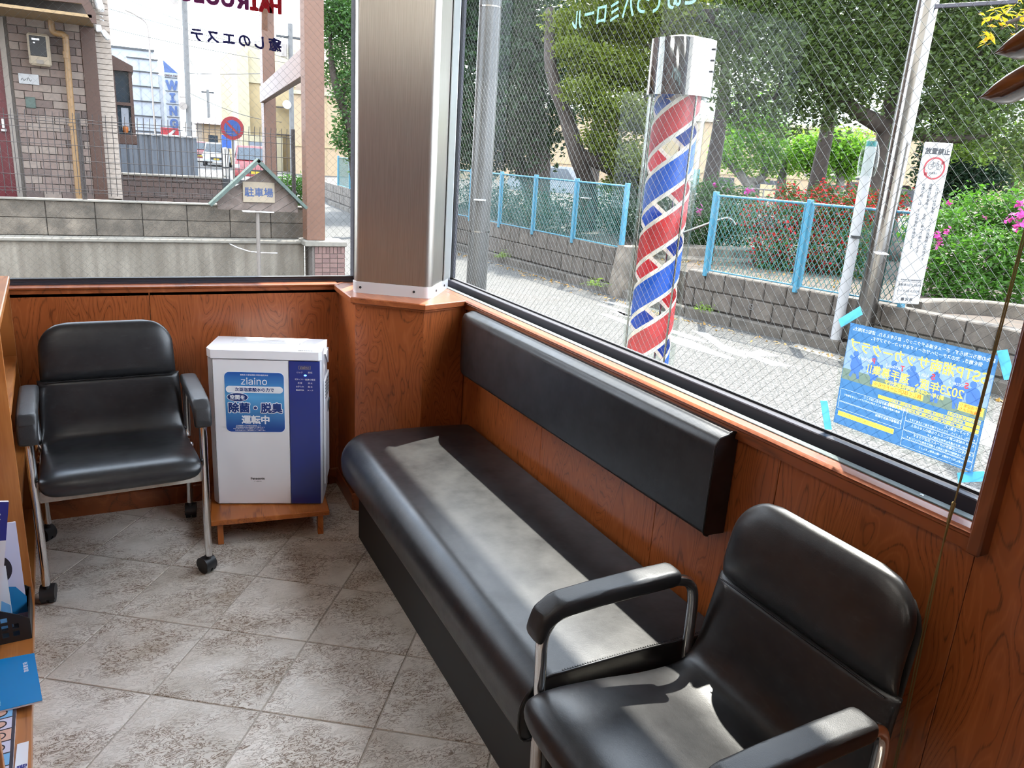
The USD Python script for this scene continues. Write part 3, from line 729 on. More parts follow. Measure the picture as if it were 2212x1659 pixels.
def armchair(label, loc, deg):
    t = thing('armchair', label, 'chair', loc, deg, 'black armchairs with chrome legs')
    seat_path = [(-.262, .368), (-.266, .388), (-.250, .406), (-.20, .411), (-.10, .402), (.0, .390), (.08, .388), (.125, .402), (.150, .445), (.162, .50), (.172, .55), (.181, .598)]
    Ls = .76
    obj('seat', pad(seat_path, lambda s: rounded_end(s, .220 - .012 * max(0, s - .6), .01, Ls, False, True, .05), lambda s: fat_end(s, .017 + .006 * math.sin(min(s / .5, 1) * math.pi), Ls)), MT['leather'], t, smooth=50)
    obj('backrest', pad([(.180, .592), (.178, .64), (.188, .70), (.203, .75), (.211, .782)], lambda s: rounded_end(s, .206 - .006 * s, .085, .195), lambda s: fat_end(s, .024, .195, .045), 34, 7.0), MT['leather'], t, smooth=50)
    obj('back_board', pad([(.196, .40), (.205, .55), (.214, .66), (.226, .765)], lambda s: rounded_end(s, .198, .08, .37), lambda s: fat_end(s, .008, .37, .01), 20, 8.0), MT['black_vinyl'], t, smooth=40)
    for s in (-1, 1):
        x = .232 * s
        p = [(x, -.215, .066), (x, -.222, .25), (x, -.229, .45), (x, -.231, .515), (x, -.222, .548), (x, -.195, .570), (x, -.10, .581), (x, .03, .586), (x, .085, .584), (x * .995, .115, .570), (x * .99, .128, .535), (x * .985, .130, .46), (x * .98, .132, .37)]
        obj('leg_tube', tube(smooth_path(p, 4), .0118, 12), MT['chrome'], t, smooth=True)
        obj('leg', tube(smooth_path([(x * .97, .06, .358), (x * .98, .13, .345), (x, .19, .24), (x, .215, .10), (x, .218, .066)], 4), .0115, 12), MT['chrome'], t, smooth=True)
        a = [(x, -.246, .545, .0165), (x, -.236, .572, .0175), (x, -.205, .592, .018), (x, -.12, .598, .018), (x, .0, .601, .018), (x, .062, .602, .017)]
        hs = []
        for q1, q2 in zip(a, a[1:]):
            hs.append(hull_spheres([(q[0] + dx, q[1], q[2] + dz, q[3] * .62) for q in (q1, q2) for dx in (-.016, .016) for dz in (-.007, .007)], 12))
        ar = Manifold.batch_boolean(hs, m3.OpType.Add)
        v, f = arr(ar.refine_to_length(.012)); tmm = trimesh.Trimesh(v, f); trimesh.smoothing.filter_taubin(tmm, iterations=8)
        obj('armrest', arr(tmm), MT['arm_rubber'], t, smooth=True)
        for y, yaw in ((-.215, .35 * s + .2), (.218, -.5 * s + .3)):
            c_, s_ = math.cos(yaw), math.sin(yaw); M = np.array([[c_, -s_, 0, x], [s_, c_, 0, y], [0, 0, 1, 0], [0, 0, 0, 1.0]])
            hood = Manifold.cylinder(.040, .027, .027, 24, True).rotate((0, 90, 0)).translate((0, .012, .031)) ^ Manifold.cube((.05, .08, .05), True).translate((0, .012, .045))
            cs = obj('caster', tf(cat(arr(hood), cyl((0, 0, .052), (0, 0, .075), .0065, 10)), M), MT['caster_black'], t, smooth=35)
            obj('wheel', tf(cat(*[arr(Manifold.cylinder(.015, .0255, .0255, 24, True).rotate((0, 90, 0)).translate((dx, .012, .0255))) for dx in (-.0105, .0105)]), M), MT['caster_black'], t, smooth=35)
    obj('front_bar', box(-.222, .222, -.226, -.222, .338, .374, .001), MT['zinc_bar'], t, label='pale flat steel bar below the seat front')
    obj('side_bar', cat(box(-.224, -.212, -.222, .135, .350, .374), box(.212, .224, -.222, .135, .350, .374), box(-.22, .22, .125, .135, .350, .374)), MT['zinc_bar'], t)
    obj('seam', tube(smooth_path([(-.196, .163, .592), (-.1, .1615, .595), (.0, .161, .594), (.1, .1615, .595), (.196, .163, .592)], 5), .0016, 6), MT['piping'], t, smooth=True)
    return t


armchair('black armchair on casters against the back wall beside the air purifier', (.117, -.39, 0), 3.0)
armchair('black armchair at the near end of the long bench, sunlight on its seat', (1.064, -2.208, 0), -90.0)

# ------------------------------------------------------------------ low stand and the air purifier on it
sd = thing('plant_stand', 'low wooden stand carrying the white air purifier', 'stand', (.605, -.300, 0), -6.6)
obj('board', box(-.206, .206, -.145, .165, .082, .102, .002), MT['wood_stand'], sd)
for x in (-.185, .165):
    for y in (-.13, .11): obj('leg', box(x, x + .02, y, y + .045, 0, .082, .001), MT['wood_stand'], sd)
ap = thing('air_purifier', 'white air purifier with a blue sticker and dark blue control strip', 'air purifier', (.626, -.249, .102), -18.8)
xb_, yb_, hb = .1975, .10, .588
body = sg.Polygon([(-xb_ + .022, -yb_ + .004), (xb_ - .006, -yb_ + .004), (xb_, -yb_ + .012), (xb_, yb_), (-xb_, yb_), (-xb_, -yb_ + .030)])
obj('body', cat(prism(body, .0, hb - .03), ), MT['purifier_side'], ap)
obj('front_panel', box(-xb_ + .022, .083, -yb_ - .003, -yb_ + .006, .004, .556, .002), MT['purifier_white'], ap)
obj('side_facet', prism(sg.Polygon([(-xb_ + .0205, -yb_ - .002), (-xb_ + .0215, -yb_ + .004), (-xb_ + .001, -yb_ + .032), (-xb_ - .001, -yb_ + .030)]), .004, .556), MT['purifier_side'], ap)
ctl = obj('control_strip', box(.0842, xb_ - .006, -yb_ - .004, -yb_ + .006, .004, .556, .0015), MT['purifier_blue'], ap, label='dark blue glossy control strip')
lid = sg.Polygon([(-xb_ + .018, -yb_ - .006), (xb_ - .010, -yb_ - .006), (xb_ + .001, -yb_ + .006), (xb_ + .001, yb_), (-xb_, yb_), (-xb_ - .002, -yb_ + .026)])
lidm = Manifold.extrude(m3.CrossSection([np.array(lid.exterior.coords)[:-1][::-1] if not lid.exterior.is_ccw else np.array(lid.exterior.coords)[:-1]]), .030).translate((0, 0, .561))
lidm = lidm - Manifold.cube((.24, .085, .02), False).translate((-.13, .005, .587))
obj('lid', arr(lidm), MT['purifier_white'], ap)
gr = obj('top_grille', box(-.13, .11, .005, .09, .580, .5872), MT['vent_dark'], ap)
for k in range(8): obj('slat', box(-.128, .108, .009 + .0102 * k, .0145 + .0102 * k, .5872, .5905, .0008), MT['purifier_white'], gr)
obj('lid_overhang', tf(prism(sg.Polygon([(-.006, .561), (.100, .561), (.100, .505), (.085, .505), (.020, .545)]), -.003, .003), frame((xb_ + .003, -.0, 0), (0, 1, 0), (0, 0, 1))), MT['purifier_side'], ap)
tank = obj('side_tank', box(xb_, xb_ + .008, -.055, .098, .06, .475, .004), MT['purifier_white'], ap)
obj('handle', cat(box(xb_ + .006, xb_ + .0095, .03, .085, .325, .36), box(xb_ + .004, xb_ + .012, .03, .085, .36, .366)), MT['slot_dark'], tank)
obj('side_vent', cat(*[box(xb_ + .0075, xb_ + .0092, -.045 + .004 * 0, .085, .40 + .012 * k, .405 + .012 * k) for k in range(6)]), MT['slot_dark'], tank)
F0 = -yb_ - .003
MF = lambda x, z, y=F0: frame((x, y, z), (1, 0, 0), (0, 0, 1))
stk = obj('sticker', flat(rrect(-.140, .070, .285, .515, .020), MF(0, 0), .0004), MT['sticker_white'], ap, label='rounded blue notice sticker with white border')
obj('sticker_field', flat(rrect(-.1365, .0665, .2885, .5115, .0175), MF(0, 0), .0004, .0004), MT['sticker_blue'], stk)
LW = lambda g, x, z, m, nm='lettering', par=None, zz=.0009, y=F0: obj(nm, flat(g, MF(x, z, y), .0003, zz), MT[m], par or stk)
LW(letters('業務用 次亜塩素酸 空間除菌脱臭機', .0062), -.035, .502, 'sticker_white')
LW(letters('ziaino', .034, 'latin'), -.036, .479, 'sticker_white')
LW(rrect(-.098, .098, -.0125, .0125, .0122), -.035, .448, 'sticker_white', 'banner')
LW(letters('次亜塩素酸水の力で', .0150, bold=1), -.035, .448, 'sticker_navy', zz=.0013)
LW(affinity.scale(sg.Point(0, 0).buffer(1, 24), .037, .017), -.094, .419, 'sticker_white', 'balloon')
LW(affinity.scale(sg.Point(0, 0).buffer(1, 24), .0345, .0148), -.094, .419, 'sticker_navy', 'balloon', zz=.0013)
LW(letters('空間を', .0175, bold=2), -.094, .419, 'sticker_white', zz=.0017)
big_ = letters('除菌・脱臭', .0375, bold=3, px=80)
LW(big_.buffer(.0028), -.034, .380, 'sticker_white'); LW(big_, -.034, .380, 'sticker_navy', zz=.0013)
LW(letters('運転中', .0330, bold=2), -.034, .335, 'sticker_white')
for k, s_ in enumerate(('次亜塩素酸の力で空間を除菌脱臭します', '適用床面積の目安は使用場所により異なります', '給水と排水のお手入れを定期的に行ってください', '効果は部屋の広さや使用環境によって異なります')):
    LW(letters(s_, .0048, px=30), -.060 + .006 * (k % 2), .3115 - .0058 * k, 'sticker_white')
obj('maker_name', flat(letters('Panasonic', .0105, 'latin', 2), MF(-.034, .105), .0003, .0), MT['ink_black'], ap)
obj('maker_name', flat(letters('F-JML30', .0055, 'latin'), MF(-.034, .094), .0003, .0), MT['slot_dark'], ap)
C0 = -yb_ - .004
LW(rrect(-.021, .021, -.0068, .0068, .002).difference(rrect(-.0197, .0197, -.0056, .0056, .001)), .139, .534, 'cream_board', 'badge', ctl, .0, C0)
LW(letters('ziaino', .0125, 'latin', 1), .139, .534, 'cream_board', 'lettering', ctl, .0, C0)
for r_, (a_, b_) in enumerate((('ロック', '運 転'), ('切タイマー', '風量の確認'), ('点 検', '排 水'), ('お手入れ', '給 水'), ('電極交換', 'タンク'))):
    zz_ = .516 - (.0 if r_ == 0 else .0125) - .0135 * r_
    LW(letters(a_, .0072, px=36), .122, zz_, 'paper', 'lettering', ctl, .0, C0); LW(letters(b_, .0072, px=36), .158, zz_, 'paper', 'lettering', ctl, .0, C0)
obj('indicator_lamp', flat(affinity.scale(sg.Point(0, 0).buffer(1, 12), .005, .0032), MF(.141, .505, C0), .0006), MT['led'], ctl, label='small glowing blue indicator lamp')
obj('top_label', tf(prism(letters('業務用 空間清浄機', .006), 0, .0003), frame((.14, -.085, .591), (1, 0, 0), (0, 1, 0))), MT['slot_dark'], ap)

# ------------------------------------------------------------------ bookcase at the left edge, its front turned a little from the side wall
bk = thing('bookcase', 'open wooden bookcase with magazine shelves beside the left armchair', 'bookcase', (-.176, -.018, 0), 3.9)
obj('side_panel', box(-.30, 0, -.018, 0, 0, .888, .001), MT['wood_shelf_upright'], bk)
obj('side_panel', box(-.30, 0, -1.80, -1.782, 0, .888, .001), MT['wood_shelf_upright'], bk)
obj('divider', box(-.30, -.002, -.640, -.622, .07, .888, .001), MT['wood_shelf_upright'], bk)
obj('top_board', box(-.31, .006, -1.81, .0, .888, .912, .003), MT['wood_shelf'], bk)
for z in (.345, .618): obj('shelf', box(-.295, -.001, -.621, -.019, z, z + .022, .001), MT['wood_shelf'], bk)
obj('bottom_shelf', box(-.295, 0, -1.781, -.019, .045, .068, .001), MT['wood_shelf'], bk)
obj('plinth', box(-.29, -.004, -1.781, -.019, 0, .045), MT['wood_shelf'], bk)
obj('back_panel', box(-.30, -.295, -1.79, -.01, .0, .888), MT['wood_shelf_upright'], bk)
MB = MAT4[str(bk.GetPath())]
def bkw(mesh): return tf(mesh, MB)      # bookcase-local geometry to the world


def booklet(name, label, cat_, x0, x1, y, z0, z1, thick, cover, lean=0.0, group=None, turn=0.0, roll=0.0):
    """A standing booklet: its cover faces along the shelf towards the viewer (-y)."""
    t = thing(name, label, cat_, (MB @ np.array([(x0 + x1) / 2, y, z0, 1]))[:3], 3.9 + turn, group)
    w, h = x1 - x0, z1 - z0; c, s = math.cos(lean), math.sin(lean)
    M = np.array([[1, 0, 0, 0], [0, c, -s, 0], [0, s, c, 0], [0, 0, 0, 1.0]]) @ np.array([[math.cos(roll), 0, math.sin(roll), 0], [0, 1, 0, 0], [-math.sin(roll), 0, math.cos(roll), .5 * w * math.sin(roll)], [0, 0, 0, 1.0]])
    obj('pages', tf(box(-w / 2, w / 2, -thick / 2, thick / 2, 0, h), M), MT['paper'], t)
    cv = obj('cover', tf(box(-w / 2, w / 2 + .001, -thick / 2 - .0012, -thick / 2, 0, h), M), MT[cover], t)
    return t, cv, lambda x, z: M @ frame((x, -thick / 2 - .0012, z), (1, 0, 0), (0, 0, 1))


t_, cv, FM = booklet('brochure', 'tall brochure with a navy band leaning at the front of the bookcase', 'brochure', -.26, -.078, -.848, .075, .47, .006, 'paper', .03, roll=.16)
obj('navy_band', flat(sg.box(-.091, .285, .092, .394), FM(0, 0), .0003), MT['book_navy'], cv)
obj('lettering', flat(affinity.rotate(letters('ご案内', .022, bold=1), -90, (0, 0)), FM(.066, .345), .0003, .0004), MT['paper'], cv)
t_, cv, FM = booklet('magazine', 'torn magazine page with a picture of a person in blue, behind the brochure', 'magazine', -.19, -.012, -.785, .075, .375, .004, 'lilac_print', .03)
obj('print', flat(sg.Polygon([(-.02, .0), (.09, .0), (.092, .05), (.07, .085), (.03, .095), (-.02, .06)]), FM(0, .02), .0003), MT['paper_blue'], cv)
obj('print', flat(affinity.scale(sg.Point(0, 0).buffer(1, 16), .030, .042), FM(.038, .165), .0003), MT['hair_print'], cv)
obj('print', flat(affinity.scale(sg.Point(0, 0).buffer(1, 16), .020, .030), FM(.030, .158), .0003, .0004), MT['skin_print'], cv)
t_, cv, FM = booklet('leaflet', 'narrow sky-blue leaflet tucked between the brochure and the torn page', 'leaflet', -.19, -.045, -.818, .075, .265, .002, 'paper', .03)
obj('print', flat(sg.Polygon([(-.07, .0), (.072, .0), (.072, .07), (.04, .10), (-.07, .05)]), FM(0, 0), .0003), MT['sky_print'], cv)
bs = thing('file_box', 'black mesh file box holding the leaflets at the bookcase foot', 'file box', (MB @ np.array([-.12, -.80, .068, 1]))[:3], 3.9)
side = sg.Polygon([(-.13, 0), (.116, 0), (.116, .062), (.10, .075), (-.13, .20)])
holes = [sg.box(-.115 + .024 * i, .018 + .022 * j, -.100 + .024 * i, .032 + .022 * j) for i in range(9) for j in range(8)]
sideh = side.difference(sops.unary_union([h for h in holes if side.buffer(-.008).contains(h)]))
for y in (-.085, .085): obj('side_panel', tf(prism(sideh, -.0015, .0015), frame((0, y, 0), (1, 0, 0), (0, 0, 1))), MT['mesh_black'], bs)
obj('front_panel', box(.114, .118, -.086, .086, 0, .062), MT['mesh_black'], bs); obj('floor_panel', box(-.13, .118, -.086, .086, 0, .003), MT['mesh_black'], bs); obj('back_panel', box(-.133, -.13, -.086, .086, 0, .20), MT['mesh_black'], bs)
for k, (y, w, hh, cvr, lb) in enumerate(((-.545, .11, .215, 'paper_dark', 'dark-covered booklet standing in the far lower compartment of the bookcase'), (-.560, .10, .20, 'paper', 'white booklet standing beside the dark-covered one in the bookcase'), (-.572, .095, .19, 'lilac_print', 'thin pale lilac booklet at the end of the standing row in the bookcase'))):
    t_, cv, FM = booklet('booklet', lb, 'booklet', -.14 + .006 * k, -.14 + .006 * k + w + .02, y, .068, .068 + hh, .010, cvr, .03)
    if k == 0: obj('lettering', flat(affinity.rotate(letters('HAIR', .024, 'latin'), -90, (0, 0)), FM(.035, .12), .0003), MT['paper'], cv)


def lying(name, label, cat_, pts, z, thick, cover):
    """A booklet lying flat, its four corners given in the world plan."""
    p = np.array(pts, float); c = p.mean(0); t = thing(name, label, cat_, (*c, z))
    obj('pages', prism(sg.Polygon(p - c), 0, thick), MT['paper'], t)
    cv = obj('cover', prism(sg.Polygon(p - c).buffer(.0008, join_style=2), thick, thick + .0008), MT[cover], t)
    u = (p[1] - p[0]) / np.linalg.norm(p[1] - p[0]); v = np.array([-u[1], u[0]])
    return t, cv, lambda a, b, zz=0.0: frame((*(p[0] - c + u * a + v * b), thick + .0008 + zz), (*u, 0), (*v, 0))


BLU = [(-.072, -1.213), (-.104, -1.008), (-.290, -1.004), (-.262, -1.222)]
t_, cv, FM = lying('booklet', 'glossy bright blue booklet lying over the front edge of the bottom shelf', 'booklet', BLU, .0822, .005, 'book_blue')
for a, b, s_, h_ in ((.155, .022, '募集要項', .011), (.06, .085, '美容室サービス業', .0085), (.12, .083, 'ご案内', .0085), (.02, .087, '会員専用', .0085), (.10, .118, '特典', .007)):
    obj('lettering', flat(affinity.rotate(letters(s_, h_, px=36), 0, (0, 0)), FM(a, b), .0003), MT['paper'], cv)
MAG = [(-.105, -1.55), (-.128, -1.17), (-.33, -1.185), (-.307, -1.565)]
t_, cv, FM = lying('magazine', 'glossy magazine with a column of small portrait pictures on the bottom shelf', 'magazine', MAG, .069, .012, 'paper_dark')
for k in range(9):
    a = .025 + .041 * k
    ph = obj('portrait', flat(sg.box(0, 0, .037, .048), FM(a, .006), .0003), MT[('lilac_print', 'skin_print', 'lilac_print', 'sky_print')[k % 4]], cv)
    obj('hair', flat(affinity.scale(sg.Point(.018, .026).buffer(1, 12), .0135, .0165), FM(a, .006, .0003), .0003), MT['hair_print'], ph)
    obj('face', flat(affinity.scale(sg.Point(.018, .023).buffer(1, 12), .0085, .0105), FM(a, .006, .0006), .0003), MT['skin_print'], ph)
obj('lettering', flat(letters('大特集', .040, bold=2), FM(.30, .085), .0003), MT['paper'], cv)
obj('lettering', flat(letters('心のケア', .040, bold=1), FM(.13, .095), .0003), MT['sign_red'], cv)
FLY = [(-.076, -1.62), (-.092, -1.33), (-.112, -1.331), (-.104, -1.62)]
t_, cv, FM = lying('flyer', 'white flyer with dark lettering at the shelf edge beside the portrait magazine', 'flyer', FLY, .069, .002, 'paper')
obj('lettering', flat(letters('新メニュー登場', .020, bold=1), FM(.15, .010), .0003), MT['book_navy'], cv)

# ------------------------------------------------------------------ poster taped to the glass, blind cord, coat hangers
PO = .1025
po = thing('poster', 'laminated blue football club poster taped inside the street window, seen from behind', 'poster', RP(2.172, PO, 1.022))
def PM(sx, z, t=0.0): return frame(RP(2.172 - sx, PO - .0004 + t, 1.022 + z), (-SD[0], -SD[1], 0), (0, 0, 1))   # reads from the street; sx to the reader's right
INK = []
def pg(nm, g, m, lift=0, par=None, lab=None): INK.append((lift, len(INK), nm, g, m, par))
tilt = lambda g: affinity.rotate(g, -1.2, (0, 0))
obj('laminate', tf(prism(tilt(sg.box(-.157, -.114, .157, .111)).difference(tilt(sg.box(-.146, -.103, .146, .103))), -.0004, .0004), PM(0, 0)), MT['acrylic'], po, world=True)
sheet = 'sheet'; pg('sheet', tilt(sg.box(-.147, -.104, .147, .104)), 'poster_blue')
pg('photo_strip', tilt(sg.box(-.146, .004, .146, .070)), 'poster_photo', 1, sheet)
pg('photo_strip', tilt(sg.box(-.146, -.010, .146, .012)), 'poster_turf', 1, sheet)
rng = np.random.default_rng(5)
for k in range(7):
    x = -.125 + .04 * k + rng.uniform(-.008, .008)
    pg('player', tilt(sops.unary_union([affinity.scale(sg.Point(x, .024).buffer(1, 8), .013, .018), sg.Point(x + .004, .046).buffer(.0062, quad_segs=6), affinity.rotate(sg.box(x - .018, .026, x + .020, .033), rng.uniform(-40, 40), (x, .028)), affinity.rotate(sg.box(x - .007, -.004, x - .001, .018), rng.uniform(-25, 10), (x, .014)), affinity.rotate(sg.box(x + .001, -.004, x + .007, .018), rng.uniform(-10, 25), (x, .014))])), 'poster_shirt', 2, sheet)
L_ = lambda s, h, x, z, m, **k: pg('lettering', tilt(affinity.translate(letters(s, h, **k), x, z)), m, 3, sheet)
L_('目先の勝ちに拘らず、ボールを操るテクニック、自ら考える力、認知と判断力。', .0080, .0, .094, 'poster_ink', px=36)
L_('個を磨き、次のステージへサポートするサッカークラブです。', .0080, -.012, .083, 'poster_ink', px=36)
L_('SSTP湘南サッカークラブ', .0245, .0, .062, 'poster_gold', bold=1)
for k, s_ in enumerate(('Soccer♪', 'Skills♪', 'Techkus♪', 'Physical♪')):
    L_(s_[0], .013, -.105 + .062 * k, .041, 'poster_red', bold=2); L_(s_[1:], .008, -.085 + .062 * k, .040, 'poster_ink', px=40)
L_('2023年度、選手募集!!', .0200, -.005, .024, 'poster_gold', bold=1)
L_('新1年〜6年生 随時体験受付中', .0090, -.010, .0085, 'poster_yellow', px=40, bold=1)
pg('banner', tilt(sg.box(-.032, -.0075, .075, .0035)), 'poster_yellow', 2, sheet); L_('詳しくはQRコードから⇒', .0088, .0215, -.002, 'poster_orange', px=40, bold=1)
pg('banner', tilt(sg.box(-.143, -.0045, -.098, .0105)), 'poster_yellow', 2, sheet); L_('選手送迎あり', .0066, -.120, .0062, 'poster_orange', px=36, bold=1); L_('学童送迎あり', .0066, -.120, -.001, 'poster_orange', px=36, bold=1)
for k, s_ in enumerate(('在籍している子供たち', '藤沢市内（辻堂小・大庭小・高砂小・明治小・鵠洋小）', '茅ヶ崎市・平塚市・大和市・寒川町の小学生')):
    pg('banner', tilt(sg.box(-.142, -.0185 - .0085 * k, -.142 + (.06, .20, .175)[k], -.0115 - .0085 * k)), 'poster_yellow', 2, sheet); L_(s_, .0060, -.142 + (.03, .10, .0875)[k], -.015 - .0085 * k, 'poster_blue', px=36, bold=1)
for x0, x1, y0, y1 in ((-.143, -.006, -.052, -.037), (-.143, -.006, -.070, -.053), (-.143, -.006, -.086, -.071), (-.143, -.006, -.101, -.087), (.0, .143, -.056, -.030), (.0, .143, -.072, -.057)):
    fr_ = sg.box(x0, y0, x1, y1); pg('text_frame', tilt(fr_.difference(fr_.buffer(-.0005, join_style=2))), 'poster_ink', 2, sheet)
for s_, x, z in (('1.サッカーを楽しむ', -.107, -.041), ('ドリブル、フェイント、テクニックで相手を抜く力を育てます。', -.075, -.048), ('2.参加した選手全員が試合に出ること', .040, -.034), ('毎週の練習で体験したことを試合の中でチャレンジする環境で', .070, -.041), ('3.いまの試合に勝つことよりも個のスキル向上', -.080, -.058), ('未来に繋がる選手の育成を目指します', -.092, -.066), ('4.保護者の負担を軽減', .028, -.061), ('5.県内をはじめ県外のチームと交流できます', -.085, -.075), ('いろいろな地域の仲間と出会える遠征や合宿を行っています', -.076, -.082), ('大会に向けて仲間と一緒に成長しましょう', -.085, -.093)):
    L_(s_, .0058 if s_[0].isdigit() else .0045, x, z, 'poster_ink', px=30)
pg('banner', tilt(sg.box(.012, -.0865, .140, -.0765)), 'poster_yellow', 2, sheet); L_('車出し、お茶出し、役員、当番などありません', .0060, .076, -.0815, 'poster_orange', px=32)
over, cut = sg.Polygon(), []
for lift, k, nm, g, m, par in sorted(INK, key=lambda x: (-x[0], -x[1])):      # one print: the upper inks are cut out of the lower ones
    cut.append((k, nm, g.difference(over), m)); over = over.union(g).buffer(0)
sheet = None
for k, nm, g, m in sorted(cut, key=lambda x: x[0]):
    vs, fs, nv = [], [], 0
    for pgn in getattr(g, 'geoms', [g]):
        if pgn.is_empty or pgn.geom_type != 'Polygon' or pgn.area < 1e-9: continue
        v2, f2 = trimesh.creation.triangulate_polygon(pgn, engine='earcut')[:2]; vs.append(np.c_[v2, np.zeros(len(v2))]); fs.append(np.asarray(f2) + nv); nv += len(v2)
    if not vs: continue
    o_ = obj(nm, tf((np.vstack(vs), np.vstack(fs)), PM(0, 0)), MT[m], sheet or po, world=True); sheet = sheet or o_
for nm, s0, z0, ang, ln, lb in (('tape_strip', -.150, .112, 40, .058, 'pale blue tape strip at the poster corner nearest the barber pole'), ('tape_strip', .160, .096, -62, .052, 'pale blue tape strip at the upper poster corner by the casing'), ('tape_strip', -.163, -.098, -66, .062, 'pale blue tape strip at the lower poster corner nearest the bench pad'), ('tape_strip', .150, -.108, 26, .050, 'pale blue tape strip at the lower poster corner crossed by the cord')):
    g = affinity.translate(affinity.rotate(sg.Polygon([(-ln / 2, -.0085), (ln / 2 - .002, -.009), (ln / 2, .0085), (-ln / 2 + .002, .009)]), ang), s0, z0)
    obj(nm, tf(prism(g, -.0031, -.0026), frame(RP(2.172, PO - .0004, 1.022), (SD[0], SD[1], 0), (0, 0, 1), (OD[0], OD[1], 0))), MT['tape_blue'], label=lb, cat='tape', group='tape strips holding the poster')
cd = thing('blind_cord', 'thin golden double cord hanging over the window sill corner', 'cord', RP(2.37, -.022, .20))
obj('strand', tube(smooth_path([RP(2.378, -.020, 2.19), RP(2.376, -.021, 1.5), RP(2.372, -.020, 1.0), RP(2.3695, -.018, .868), RP(2.3675, -.017, .74), RP(2.371, -.010, .50), RP(2.374, -.004, .22)], 5), .0014, 6), MT['cord_gold'], cd, world=True, smooth=True)
obj('strand', tube(smooth_path([RP(2.3815, -.019, 2.19), RP(2.379, -.020, 1.5), RP(2.3735, -.019, 1.0), RP(2.3705, -.0225, .868), RP(2.3705, -.016, .74), RP(2.3745, -.009, .50), RP(2.376, -.005, .22)], 5), .0014, 6), MT['cord_gold'], cd, world=True, smooth=True)
obj('knot', arr(hull_spheres([(*RP(2.3705, -.020, .905), .0035), (*RP(2.3695, -.0205, .870), .0028)], 8)), MT['cord_gold'], cd, world=True)

hk = thing('hook_rail', 'wooden hook rail on the panelled wall above the near armchair', 'hook rail', RP(2.62, .012, 1.70))
obj('rail', rbx(2.46, 3.1, -.010, .012, 1.70, 1.76, .003), MT['wood_trim'], hk, world=True)
for s in (2.53, 2.72, 2.91): obj('hook', rw(tube(smooth_path([(-.010, -s, 1.735), (-.07, -s, 1.735), (-.15, -s, 1.738), (-.165, -s, 1.765)], 4), .004, 8)), MT['chrome'], hk, world=True, smooth=True)


def hanger(label, s, o, z, drop):
    """A broad wooden suit hanger hung flat along the wall."""
    t = thing('coat_hanger', label, 'coat hanger', RP(s, o, z), 0, 'wooden coat hangers on the hook rail')
    sec = []
    for k in np.linspace(0, 1, 15):      # one shoulder from the neck to the tip, getting broader and deeper
        x = .012 + .205 * k; zc = -.004 - .085 * k ** 1.25 * drop; half = (.008 + .0105 * math.sin(min(1, k * 1.15) * math.pi / 2)) * math.sqrt(max(.004, 1 - max(0, (k - .80) / .2) ** 2)); dp = .010 + .022 * k
        sec.append([(x, zc, half, dp)])
    for sg_ in (1, -1):
        V = []
        for (x, zc, half, dp), in sec:
            for a in np.linspace(0, 2 * np.pi, 16, endpoint=False):
                V.append((sg_ * x, dp * np.sign(math.cos(a)) * abs(math.cos(a)) ** .6 + .02 * (x / .2) ** 2, zc + half * math.sin(a)))
        q = np.array([[i * 16 + j, i * 16 + (j + 1) % 16, (i + 1) * 16 + (j + 1) % 16, (i + 1) * 16 + j] for i in range(14) for j in range(16)])
        V = np.array(V); V = np.vstack([V, V[-16:].mean(0)]); j = np.arange(16)
        tmh = trimesh.Trimesh(V, np.vstack([q[:, [0, 1, 2]], q[:, [0, 2, 3]], np.stack([np.full(16, 240), 224 + j, 224 + (j + 1) % 16], 1)]), process=False); trimesh.repair.fix_normals(tmh)
        v, f = arr(tmh)
        obj('shoulder', tf((v, f), frame(RP(s, o, z), (*SD, 0), (*OD, 0))), MT['wood_hanger'], t, world=True, smooth=40)
    obj('trouser_bar', cyl(RP(s - .14, o - .005, z - .098), RP(s + .14, o - .005, z - .098), .007, 12), MT['brown_dark'], t, world=True)
    for sg_ in (-1, 1): obj('bar_bracket', tube([RP(s + sg_ * .125, o, z - .052), RP(s + sg_ * .128, o - .005, z - .112)], .0035, 8), MT['bolt'], t, world=True)
    obj('hook', tube(smooth_path([RP(s, o, z), RP(s, o, z + .035), RP(s - .020, o, z + .062), RP(s - .002, o, z + .088), RP(s + .018, o, z + .066)], 5), .0019, 8), MT['chrome'], t, world=True, smooth=True)


hanger('upper wooden coat hanger on the hook rail, shoulders sloping down', 2.525, -.070, 1.664, 1.0)
hanger('lower wooden coat hanger with a dark trouser bar, in front of the upper one', 2.55, -.120, 1.600, 1.0)
# ------------------------------------------------------------------ lettering on the glass
lt = thing('window_lettering', 'dark red and purple word HAIR COLOR stuck on the back window, mirrored from inside', 'lettering', (.56, .0745, 1.848), 0, 'lettering on the back window')
def gl_text(par, chars, x0, pitch, z, h, mats, kind='cjk', bold=2):
    for k, c in enumerate(chars):
        if c != ' ': obj('letter', tf(prism(letters(c, h, kind, bold), 0, .0004), frame((x0 - pitch[k] if not np.isscalar(pitch) else x0 - pitch * k, .0746, z), (-1, 0, 0), (0, 0, 1), (0, 1, 0))), MT[mats[k] if isinstance(mats, (list, tuple)) else mats], par, world=True)
gl_text(lt, 'HAIR COLOR', .735, [0, .036, .075, .112, .13, .165, .215, .258, .303, .35], 1.872, .060, ['glass_red'] * 3 + ['glass_purple'] * 7, 'latin', 4)
lt2 = thing('window_lettering', 'navy Japanese beauty-care words stuck on the back window, mirrored from inside', 'lettering', (.59, .0745, 1.72), 0, 'lettering on the back window')
gl_text(lt2, '癒しのエステ', .730, .0535, 1.742, .046, 'glass_navy', 'cjk', 2)
